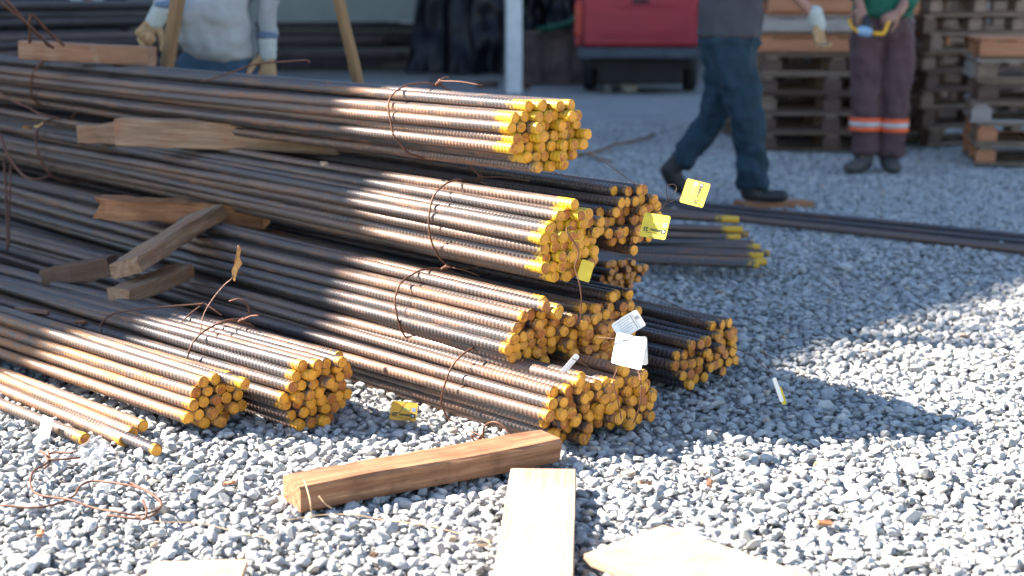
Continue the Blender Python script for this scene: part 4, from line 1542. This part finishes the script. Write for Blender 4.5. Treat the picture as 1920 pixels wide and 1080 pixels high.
def chain(bm, pts, rot=None):
    """pts: list of (point, radius) joined into one tapering limb"""
    for (a, ra), (b, rb_) in zip(pts[:-1], pts[1:]):
        hull(bm, ell(a, ra, rot), ell(b, rb_, rot))


def blend(name, bm, mat, parent, voxel, smooth=6, wr=0.0, wscale=0.12, loc=None):
    """fuse overlapping hulls into ONE continuous surface"""
    c = parent.location if parent else Vector((0, 0, 0))
    for v in bm.verts:
        v.co -= c
    bmesh.ops.recalc_face_normals(bm, faces=bm.faces)
    o = link(name, bm_to(bm, name), mat, parent)
    md = o.modifiers.new('fuse', 'REMESH')
    md.mode = 'VOXEL'
    md.voxel_size = voxel
    md.use_smooth_shade = True
    if smooth:
        s_ = o.modifiers.new('soft', 'SMOOTH')
        s_.iterations = smooth
        s_.factor = 0.5
    if wr:
        tx = bpy.data.textures.new(name + '_folds', 'CLOUDS')
        tx.noise_scale = wscale
        tx.noise_depth = 1
        d = o.modifiers.new('folds', 'DISPLACE')
        d.texture = tx
        d.strength = wr
        d.mid_level = 0.5
        s2 = o.modifiers.new('soft2', 'SMOOTH')
        s2.iterations = 1
    return o


def hand_bm(bm, wrist, d, n, side, curl=(25, 35, 25), spread=0.3, k=1.0, thumb_curl=20, fat=1.0, forearm=None):
    """palm + five fingers; d points along the fingers, n is the side the fingers curl to, side is where the thumb is"""
    d, n = Vector(d).normalized(), Vector(n)
    n = (n - d * n.dot(d)).normalized()
    s = d.cross(n) * side
    W = Vector(wrist)
    rot = Matrix((d, s, n)).transposed()
    hull(bm, ell(W, (0.020 * k, 0.027 * k, 0.019 * k * fat), rot), ell(W + d * 0.045 * k, (0.02 * k, 0.037 * k, 0.016 * k * fat), rot))
    hull(bm, ell(W + d * 0.045 * k, (0.02 * k, 0.037 * k, 0.016 * k * fat), rot), ell(W + d * 0.088 * k, (0.012 * k, 0.041 * k, 0.013 * k * fat), rot))
    for i, (off, ln, r0) in enumerate(((0.031, 0.072, 0.0098), (0.011, 0.080, 0.0102), (-0.010, 0.075, 0.0098), (-0.030, 0.058, 0.0088))):
        p = W + d * (0.086 * k) + s * off * k
        ang = 0.0
        r = r0 * k * fat
        fan = s * (off * spread / 0.04) * 0.5
        base = (d + fan).normalized()
        prev = (p, r * 1.05)
        for j, f in enumerate((0.44, 0.31, 0.25)):
            ang += R(curl[j] + (i - 1.5) * 3)
            dd = base * math.cos(ang) + n * math.sin(ang)
            q = prev[0] + dd * ln * k * f
            cur = (q, r * (0.95 - 0.07 * j))
            hull(bm, ell(*prev), ell(*cur))
            prev = cur
    t0 = W + d * 0.022 * k + s * 0.026 * k + n * 0.006 * k
    td = (d * 0.62 + s * 0.72 + n * 0.35).normalized()
    t1 = t0 + td * 0.040 * k
    td2 = (td * math.cos(R(thumb_curl)) + (d * 0.7 - s * 0.5 + n * 0.3).normalized() * math.sin(R(thumb_curl))).normalized()
    t2 = t1 + td2 * 0.032 * k
    t3 = t2 + (td2 + d * 0.3).normalized() * 0.024 * k
    chain(bm, [(t0, 0.0145 * k * fat), (t1, 0.0125 * k * fat), (t2, 0.0112 * k * fat), (t3, 0.0092 * k * fat)])
    if forearm is not None:
        hull(bm, ell(W, (0.020 * k, 0.027 * k, 0.019 * k * fat), rot), ell(forearm[0], forearm[1]))


def head(bm, c, f, k=1.0):
    """c = head centre, f = facing direction (horizontal)"""
    f = Vector(f).normalized()
    s = f.cross(Vector((0, 0, 1)))
    u = Vector((0, 0, 1))
    rot = Matrix((f, s, u)).transposed()
    hull(bm, ell(c + u * 0.035 - f * 0.012, (0.096 * k, 0.076 * k, 0.088 * k), rot), ell(c - u * 0.045 + f * 0.022, (0.062, 0.056, 0.055), rot))
    hull(bm, ell(c - u * 0.095 + f * 0.055, (0.022, 0.026, 0.018), rot), ell(c - u * 0.045 + f * 0.022, (0.062, 0.056, 0.055), rot))
    hull(bm, ell(c + u * 0.012 + f * 0.088, 0.008), ell(c - u * 0.025 + f * 0.106, (0.012, 0.016, 0.010), rot))   # nose
    hull(bm, ell(c - u * 0.058 + f * 0.088, (0.007, 0.022, 0.006), rot), ell(c - u * 0.068 + f * 0.086, (0.007, 0.020, 0.006), rot))  # mouth
    for e_ in (-1, 1):
        hull(bm, ell(c + u * 0.020 + f * 0.075 + s * 0.031 * e_, 0.013), ell(c + u * 0.028 + f * 0.076 + s * 0.034 * e_, 0.013))  # brow and eye
        hull(bm, ell(c + s * 0.076 * e_ - u * 0.01, (0.014, 0.006, 0.028), rot), ell(c + s * 0.082 * e_ + u * 0.008 - f * 0.008, (0.014, 0.006, 0.020), rot))  # ear


def person(loc, label):
    p = empty('person', loc)
    tag(p, label, 'person')
    return p


# --- man walking to the right ----------------------------------------------------------
D2 = 8.55
P2 = person((aty(1370, 100, D2).x, D2, 0), 'person in a charcoal shirt and teal trousers striding to the right')
def w2(u, v, dd=0.0):
    return aty(u, v, D2 + dd)
hipF, kneeF, ankF = w2(1372, 112, -0.07), w2(1402, 232, -0.10), w2(1412, 338, -0.10)
hipB, kneeB, ankB = w2(1360, 112, 0.10), w2(1338, 222, 0.14), w2(1268, 302, 0.16)
chest = w2(1375, -60)
neck = w2(1392, -165)
hd = w2(1402, -225)
shR, shL = w2(1385, -140, -0.19), w2(1380, -140, 0.19)
elR, wrR = w2(1448, -62, -0.26), w2(1528, 34, -0.24)
elL, wrL = w2(1362, -50, 0.27), w2(1372, 30, 0.26)
bm = bmesh.new()
chain(bm, [(hipF, 0.10), (kneeF, 0.062), (ankF, 0.042)])
chain(bm, [(hipB, 0.09), (kneeB, 0.050), (ankB, 0.034)])
hull(bm, ell(ankF + Vector((0, 0, -0.05)), 0.03), ell(ankF + Vector((0.12, -0.01, -0.09)), 0.02))
hull(bm, ell(ankB, 0.03), ell(ankB + Vector((0.01, 0, -0.12)), 0.02))
chain(bm, [(w2(1368, 95), (0.13, 0.17, 0.10)), (w2(1372, 10), (0.115, 0.155, 0.10)), (chest, (0.12, 0.18, 0.12)), (w2(1383, -130), (0.09, 0.17, 0.06)), (neck, 0.055), (hd, 0.06)])
chain(bm, [(shR, 0.055), (elR, 0.042), (wrR, 0.030)])
chain(bm, [(shL, 0.055), (elL, 0.042), (wrL, 0.030)])
head(bm, hd, (1, -0.1, 0))
blend('body', bm, M['skin'], P2, 0.013, 4)
bm = bmesh.new()
hull(bm, ell(hd + Vector((-0.02, 0, 0.05)), (0.10, 0.082, 0.075)), ell(hd + Vector((-0.045, 0, 0.0)), (0.07, 0.078, 0.07)))
blend('hair', bm, M['hair'], P2, 0.012, 2)
bm = bmesh.new()
chain(bm, [(w2(1366, 78), (0.190, 0.185, 0.08)), (w2(1368, 105), (0.165, 0.175, 0.10))])
chain(bm, [(hipF, (0.140, 0.125, 0.13)), (w2(1390, 170, -0.09), (0.122, 0.115, 0.11)), (kneeF, (0.105, 0.10, 0.10)), (w2(1410, 290, -0.1), (0.098, 0.09, 0.09)), (w2(1414, 345, -0.1), (0.100, 0.088, 0.045))])
chain(bm, [(hipB, (0.135, 0.12, 0.13)), (w2(1352, 165, 0.12), (0.11, 0.11, 0.11)), (kneeB, (0.090, 0.09, 0.095)), (w2(1305, 262, 0.15), (0.085, 0.08, 0.08)), (w2(1278, 302, 0.16), (0.088, 0.08, 0.055))])
blend('trousers', bm, M['trousers_teal'], P2, 0.0125, 2, 0.050, 0.085)
bm = bmesh.new()
chain(bm, [(w2(1367, 66), (0.205, 0.190, 0.045)), (w2(1370, 30), (0.195, 0.185, 0.08)), (w2(1374, -20), (0.185, 0.185, 0.10)), (chest, (0.175, 0.205, 0.12)), (w2(1384, -135), (0.115, 0.20, 0.06)), (w2(1390, -150), (0.07, 0.08, 0.03))])
chain(bm, [(shR, 0.082), (w2(1424, -95, -0.24), 0.075)])
chain(bm, [(shL, 0.082), (w2(1350, -90, 0.24), 0.075)])
blend('shirt', bm, M['shirt_grey'], P2, 0.013, 4, 0.03, 0.11)
# boots
bm = bmesh.new()
A = ankF
chain(bm, [(A + Vector((-0.015, 0, 0.0)), (0.070, 0.062, 0.05)), (A + Vector((0.0, 0, -0.085)), (0.075, 0.050, 0.042)), (A + Vector((0.10, -0.01, -0.095)), (0.065, 0.050, 0.038)), (A + Vector((0.165, -0.015, -0.092)), (0.050, 0.050, 0.040))])
bt = blend('boot', bm, M['boot'], P2, 0.010, 3)
bm = bmesh.new()
A = w2(1272, 306, 0.16)
fd = Vector((0.40, 0, -0.92)).normalized()
hp = A + Vector((-0.055, 0, 0.0))
chain(bm, [(A + Vector((0.01, 0, 0.02)), (0.066, 0.064, 0.055)), (A + Vector((-0.050, 0, -0.045)), (0.062, 0.056, 0.055)), (A + Vector((-0.015, 0, -0.11)), (0.060, 0.056, 0.055)), (A + Vector((0.04, 0, -0.165)), (0.055, 0.054, 0.036))])
blend('boot', bm, M['boot'], P2, 0.010, 3)
# gloves
def glove(parent, wrist, d, n, side, k, curl, cuffdir, thumb_curl=15, trim=False):
    bm = bmesh.new()
    hand_bm(bm, wrist, d, n, side, curl, 0.25, k, thumb_curl, 1.25)
    g = blend('glove', bm, M['glove_tan'], parent, 0.0062, 2)
    bm = bmesh.new()
    dd = Vector(cuffdir).normalized()
    hull(bm, ell(Vector(wrist) + Vector(d).normalized() * 0.012 * k, (0.040 * k, 0.034 * k, 0.036 * k)), ell(Vector(wrist) - dd * 0.055 * k, 0.044 * k))
    c_ = blend('cuff', bm, M['glove_cuff'], parent, 0.007, 2, 0.008, 0.02)
    if trim:
        bm = bmesh.new()
        hull(bm, ell(Vector(wrist) - dd * 0.070 * k, (0.050 * k, 0.050 * k, 0.020 * k)), ell(Vector(wrist) - dd * 0.076 * k, (0.049 * k, 0.049 * k, 0.018 * k)))
        blend('cuff_trim', bm, M['cuff_blue'], parent, 0.007, 2)
    return g


glove(P2, w2(1534, 44, -0.24), (0.10, -0.15, -1), (0.6, -0.8, 0), 1, 1.12, (30, 40, 25), (0.35, 0, -0.9), 30)
glove(P2, wrL, (0, 0.0, -1), (-0.9, -0.2, 0), -1, 1.1, (25, 35, 25), (-0.1, 0, -1))

# --- man standing in green with brown trousers -----------------------------------------
D3 = 10.3
P3 = person((aty(1650, 100, D3).x, D3, 0), 'person in a green shirt and brown trousers with orange bands, holding a yellow headset')
def w3(u, v, dd=0.0):
    return aty(u, v, D3 + dd)
bm = bmesh.new()
for s, hp_, kn, an in ((-1, w3(1624, 70), w3(1620, 180), w3(1622, 282)), (1, w3(1682, 70), w3(1678, 180), w3(1672, 288))):
    chain(bm, [(hp_, 0.095), (kn, 0.06), (an, 0.042)])
    hull(bm, ell(an + Vector((0, 0, -0.03)), 0.03), ell(an + Vector((-0.03 * (s < 0), -0.05, -0.055)), 0.02))
chain(bm, [(w3(1655, 45), (0.17, 0.12, 0.10)), (w3(1655, -40), (0.145, 0.11, 0.10)), (w3(1655, -110), (0.165, 0.115, 0.12)), (w3(1655, -155), (0.16, 0.09, 0.05)), (w3(1655, -185), 0.055), (w3(1655, -225), 0.06)])
chain(bm, [(w3(1612, -150), 0.055), (w3(1592, -55, -0.05), 0.043), (w3(1612, 8, -0.22), 0.030)])
chain(bm, [(w3(1698, -150), 0.055), (w3(1728, -50, -0.05), 0.043), (w3(1686, 24, -0.20), 0.032)])
head(bm, w3(1655, -228), (0.0, -1, 0))
hand_bm(bm, w3(1613, 10, -0.22), (0.10, -0.25, -1), (0.3, 1, 0), -1, (20, 30, 20), 0.2, 1.05, 25, 1.1, (w3(1610, -2, -0.20), 0.030))
hand_bm(bm, w3(1684, 24, -0.20), (-0.85, -0.25, -0.42), (0, 0.9, -0.4), 1, (40, 45, 30), 0.2, 1.05, 20, 1.1, (w3(1690, 14, -0.18), 0.032))
blend('body', bm, M['skin'], P3, 0.0085, 2)
bm = bmesh.new()
hull(bm, ell(w3(1655, -240, 0.02), (0.082, 0.10, 0.075)), ell(w3(1655, -228, 0.045), (0.078, 0.07, 0.07)))
blend('hair', bm, M['hair'], P3, 0.012, 2)
bm = bmesh.new()
chain(bm, [(w3(1655, 42), (0.225, 0.155, 0.05)), (w3(1655, 62), (0.225, 0.155, 0.07))])
chain(bm, [(w3(1626, 75), (0.128, 0.13, 0.12)), (w3(1623, 140), (0.112, 0.11, 0.10)), (w3(1622, 200), (0.102, 0.10, 0.10)), (w3(1622, 250), (0.096, 0.095, 0.10)), (w3(1622, 287), (0.092, 0.098, 0.022))])
chain(bm, [(w3(1684, 75), (0.128, 0.13, 0.12)), (w3(1682, 140), (0.118, 0.11, 0.10)), (w3(1678, 200), (0.100, 0.10, 0.10)), (w3(1674, 250), (0.090, 0.095, 0.10)), (w3(1670, 291), (0.090, 0.098, 0.022))])
blend('trousers', bm, M['trousers_brown'], P3, 0.0125, 2, 0.045, 0.10)
for (u, v0, rx) in ((1622, 232, 0.101), (1675, 234, 0.096)):
    c = w3(u, v0)
    for dz, hh, mt, ex in ((0.033, 0.028, 'reflect_orange', 0.0), (0.0, 0.036, 'reflect_silver', 0.0015), (-0.033, 0.028, 'reflect_orange', 0.0)):
        V, Fc = [], []
        n = 28
        for z in (-hh / 2, hh / 2):
            for k in range(n):
                a = 2 * math.pi * k / n
                V.append((c.x - P3.location.x + (rx + 0.012 + ex) * math.cos(a), c.y - P3.location.y + (0.112 + ex) * math.sin(a), c.z + dz + z))
        Fc = [(k, (k + 1) % n, n + (k + 1) % n, n + k) for k in range(n)]
        ob = link('reflective_band', mesh_from(V, Fc, 'band', True), M[mt], P3)
        sd = ob.modifiers.new('thick', 'SOLIDIFY')
        sd.thickness = 0.004
bm = bmesh.new()
chain(bm, [(w3(1655, 28), (0.225, 0.160, 0.035)), (w3(1655, -10), (0.215, 0.155, 0.08)), (w3(1655, -60), (0.20, 0.145, 0.10)), (w3(1655, -115), (0.205, 0.145, 0.10)), (w3(1655, -158), (0.16, 0.09, 0.045)), (w3(1655, -172), (0.07, 0.07, 0.03))])
chain(bm, [(w3(1612, -150), 0.075), (w3(1588, -52, -0.05), 0.068), (w3(1604, -12, -0.17), 0.060)])
chain(bm, [(w3(1698, -150), 0.075), (w3(1728, -48, -0.05), 0.068), (w3(1704, 6, -0.14), 0.062)])
blend('shirt', bm, M['shirt_green'], P3, 0.0125, 4, 0.025, 0.10)
for c, dx in ((w3(1620, 296), -0.085), (w3(1668, 303), -0.01)):
    bm = bmesh.new()
    c.z = 0.055
    chain(bm, [(c + Vector((0, 0.02, 0.07)), (0.072, 0.078, 0.045)), (c + Vector((0, 0.01, 0.0)), (0.068, 0.085, 0.052)), (c + Vector((dx, -0.12, -0.004)), (0.064, 0.070, 0.048)), (c + Vector((dx * 1.6, -0.18, -0.010)), (0.058, 0.052, 0.042))])
    blend('boot', bm, M['boot_grey'], P3, 0.010, 3)
# headset held in his hands
hs = empty('ear_protectors', w3(1630, 50, -0.30))
tag(hs, 'yellow banded goggles with a pale blue lens held in the standing man\'s hands', 'goggles')
c = hs.location
link('band', tube_mesh([w3(1592, 36, -0.30) - c, w3(1597, 50, -0.32) - c, w3(1607, 58, -0.34) - c, w3(1616, 62, -0.34) - c], 0.011, 8, 4), M['safety_yellow'], hs)
link('band', tube_mesh([w3(1636, 62, -0.34) - c, w3(1655, 63, -0.33) - c, w3(1662, 52, -0.32) - c, w3(1666, 40, -0.30) - c], 0.013, 8, 4), M['safety_yellow'], hs)
bm = bmesh.new()
hull(bm, ell(w3(1616, 58, -0.34) - c, (0.040, 0.014, 0.034)), ell(w3(1627, 60, -0.34) - c, (0.036, 0.014, 0.034)))
link('lens', bm_to(bm, 'lens', True), M['lens'], hs)
bm = bmesh.new()
hull(bm, ell(w3(1624, 38, -0.28) - c, (0.028, 0.02, 0.04)), ell(w3(1628, 50, -0.30) - c, (0.040, 0.02, 0.035)))
link('ear_cup', bm_to(bm, 'cup', True), M['black_plastic'], hs)

# --- man in the white shirt behind the pile --------------------------------------------
D1 = 7.4
P1 = person((aty(405, 100, D1).x, D1, 0), 'person in a dirty white long sleeved shirt and gloves standing behind the pile')
def w1(u, v, dd=0.0):
    return aty(u, v, D1 + dd)
hz = 0.90
bx = P1.location.x
bm = bmesh.new()
for s in (-1, 1):
    chain(bm, [(Vector((bx + 0.10 * s, D1, 0.88)), 0.095), (Vector((bx + 0.12 * s, D1, 0.47)), 0.06), (Vector((bx + 0.13 * s, D1 + 0.02, 0.09)), 0.042)])
    hull(bm, ell((bx + 0.13 * s, D1 + 0.02, 0.05), 0.035), ell((bx + 0.15 * s, D1 - 0.15, 0.03), 0.028))
chain(bm, [(Vector((bx, D1, 0.93)), (0.16, 0.12, 0.10)), (Vector((bx, D1 - 0.02, 1.12)), (0.155, 0.15, 0.12)), (Vector((bx, D1, 1.32)), (0.17, 0.12, 0.12)), (Vector((bx, D1, 1.43)), (0.17, 0.09, 0.05)), (Vector((bx, D1, 1.53)), 0.055), (Vector((bx, D1, 1.64)), 0.06)])
shl, shr = Vector((bx - 0.19, D1, 1.42)), Vector((bx + 0.19, D1, 1.42))
wl_, wr_ = w1(296, 32, -0.22), w1(502, 86, -0.05)
ell_, elr_ = w1(338, -42, -0.02), w1(505, -40, 0.03)
chain(bm, [(shl, 0.055), (ell_, 0.044), (wl_, 0.030)])
chain(bm, [(shr, 0.055), (elr_, 0.044), (wr_, 0.030)])
head(bm, Vector((bx, D1 - 0.02, 1.66)), (0, -1, 0))
blend('body', bm, M['skin'], P1, 0.013, 4)
bm = bmesh.new()
hull(bm, ell((bx, D1 + 0.01, 1.72), (0.082, 0.10, 0.07)), ell((bx, D1 + 0.045, 1.68), (0.078, 0.07, 0.07)))
blend('hair', bm, M['hair'], P1, 0.012, 2)
bm = bmesh.new()
chain(bm, [(Vector((bx, D1, 0.93)), (0.185, 0.14, 0.05)), (Vector((bx, D1, 0.87)), (0.19, 0.145, 0.07))])
for s in (-1, 1):
    chain(bm, [(Vector((bx + 0.10 * s, D1, 0.86)), (0.115, 0.125, 0.11)), (Vector((bx + 0.12 * s, D1, 0.47)), (0.09, 0.095, 0.09)), (Vector((bx + 0.13 * s, D1 + 0.02, 0.10)), (0.085, 0.09, 0.03))])
blend('trousers', bm, M['jeans'], P1, 0.0125, 4, 0.025, 0.1)
bm = bmesh.new()
chain(bm, [(Vector((bx + 0.03, D1, 0.930)), (0.185, 0.155, 0.032)), (Vector((bx + 0.01, D1 - 0.01, 1.0)), (0.200, 0.175, 0.08)), (Vector((bx, D1 - 0.03, 1.13)), (0.195, 0.19, 0.10)), (Vector((bx, D1, 1.32)), (0.205, 0.145, 0.10)),
           (Vector((bx, D1, 1.43)), (0.16, 0.09, 0.045)), (Vector((bx, D1, 1.47)), (0.07, 0.07, 0.03))])
chain(bm, [(shl, 0.078), (ell_, 0.066), (w1(306, 6, -0.19), 0.050)])
chain(bm, [(shr, 0.078), (elr_, 0.066), (w1(502, 58, -0.03), 0.052)])
blend('shirt', bm, M['shirt_white'], P1, 0.0125, 5, 0.040, 0.095)
for s in (-1, 1):
    bm = bmesh.new()
    c = Vector((bx + 0.13 * s, D1, 0.055))
    chain(bm, [(c + Vector((0, 0.01, 0.05)), (0.056, 0.062, 0.045)), (c, (0.052, 0.075, 0.045)), (c + Vector((0.02 * s, -0.15, -0.012)), (0.050, 0.055, 0.036))])
    blend('boot', bm, M['boot'], P1, 0.010, 3)
glove(P1, w1(293, 38, -0.22), (-0.55, -0.35, -0.75), (0.4, -0.9, 0), -1, 1.2, (60, 70, 40), (-0.5, 0, -0.8), 10, True)
glove(P1, w1(502, 98, -0.05), (0.0, -0.15, -1), (-0.2, -1, 0), 1, 1.15, (20, 30, 25), (0, 0, -1), 25, True)
wire([aty(262, 72, 7.15), aty(270, 88, 7.1), aty(280, 100, 7.05), aty(288, 122, 7.0)], 0.016, M['glove_tan'], 'frayed tan rope end held down from the gloved hand', 'rope', name='rope')

# small litter on the gravel: wood crumbs and short wire ends
rr = random.Random(5)
lit = [(430, 905, 'pal_orange'), (1330, 905, 'wood_brown'), (1545, 980, 'wood_tan'), (75, 1000, 'pal_orange'), (700, 1040, 'wood_dark'), (1210, 905, 'wood_brown')]
names_ = ['small reddish crumb of wood left of the brown timber', 'brown wood crumb on the sunlit gravel right of centre', 'tan wood crumb far right on the sunlit gravel',
          'pinkish stone like crumb at the lower left corner', 'dark crumb on the gravel between the stalk and the pale board', 'brown sliver just right of the flat pale board']
for (u, v, m), nm in zip(lit, names_):
    o = link('wood_chip', beam_mesh(rr.uniform(0.02, 0.045), 0.014, 0.007, u, 0.002, 4, 0.002, (0.006, 0.006)), M[m])
    o.location = atz(u, v, 0.024)
    o.rotation_euler = (rr.uniform(-0.3, 0.3), rr.uniform(-0.3, 0.3), rr.uniform(0, 3))
    tag(o, nm, 'chip')
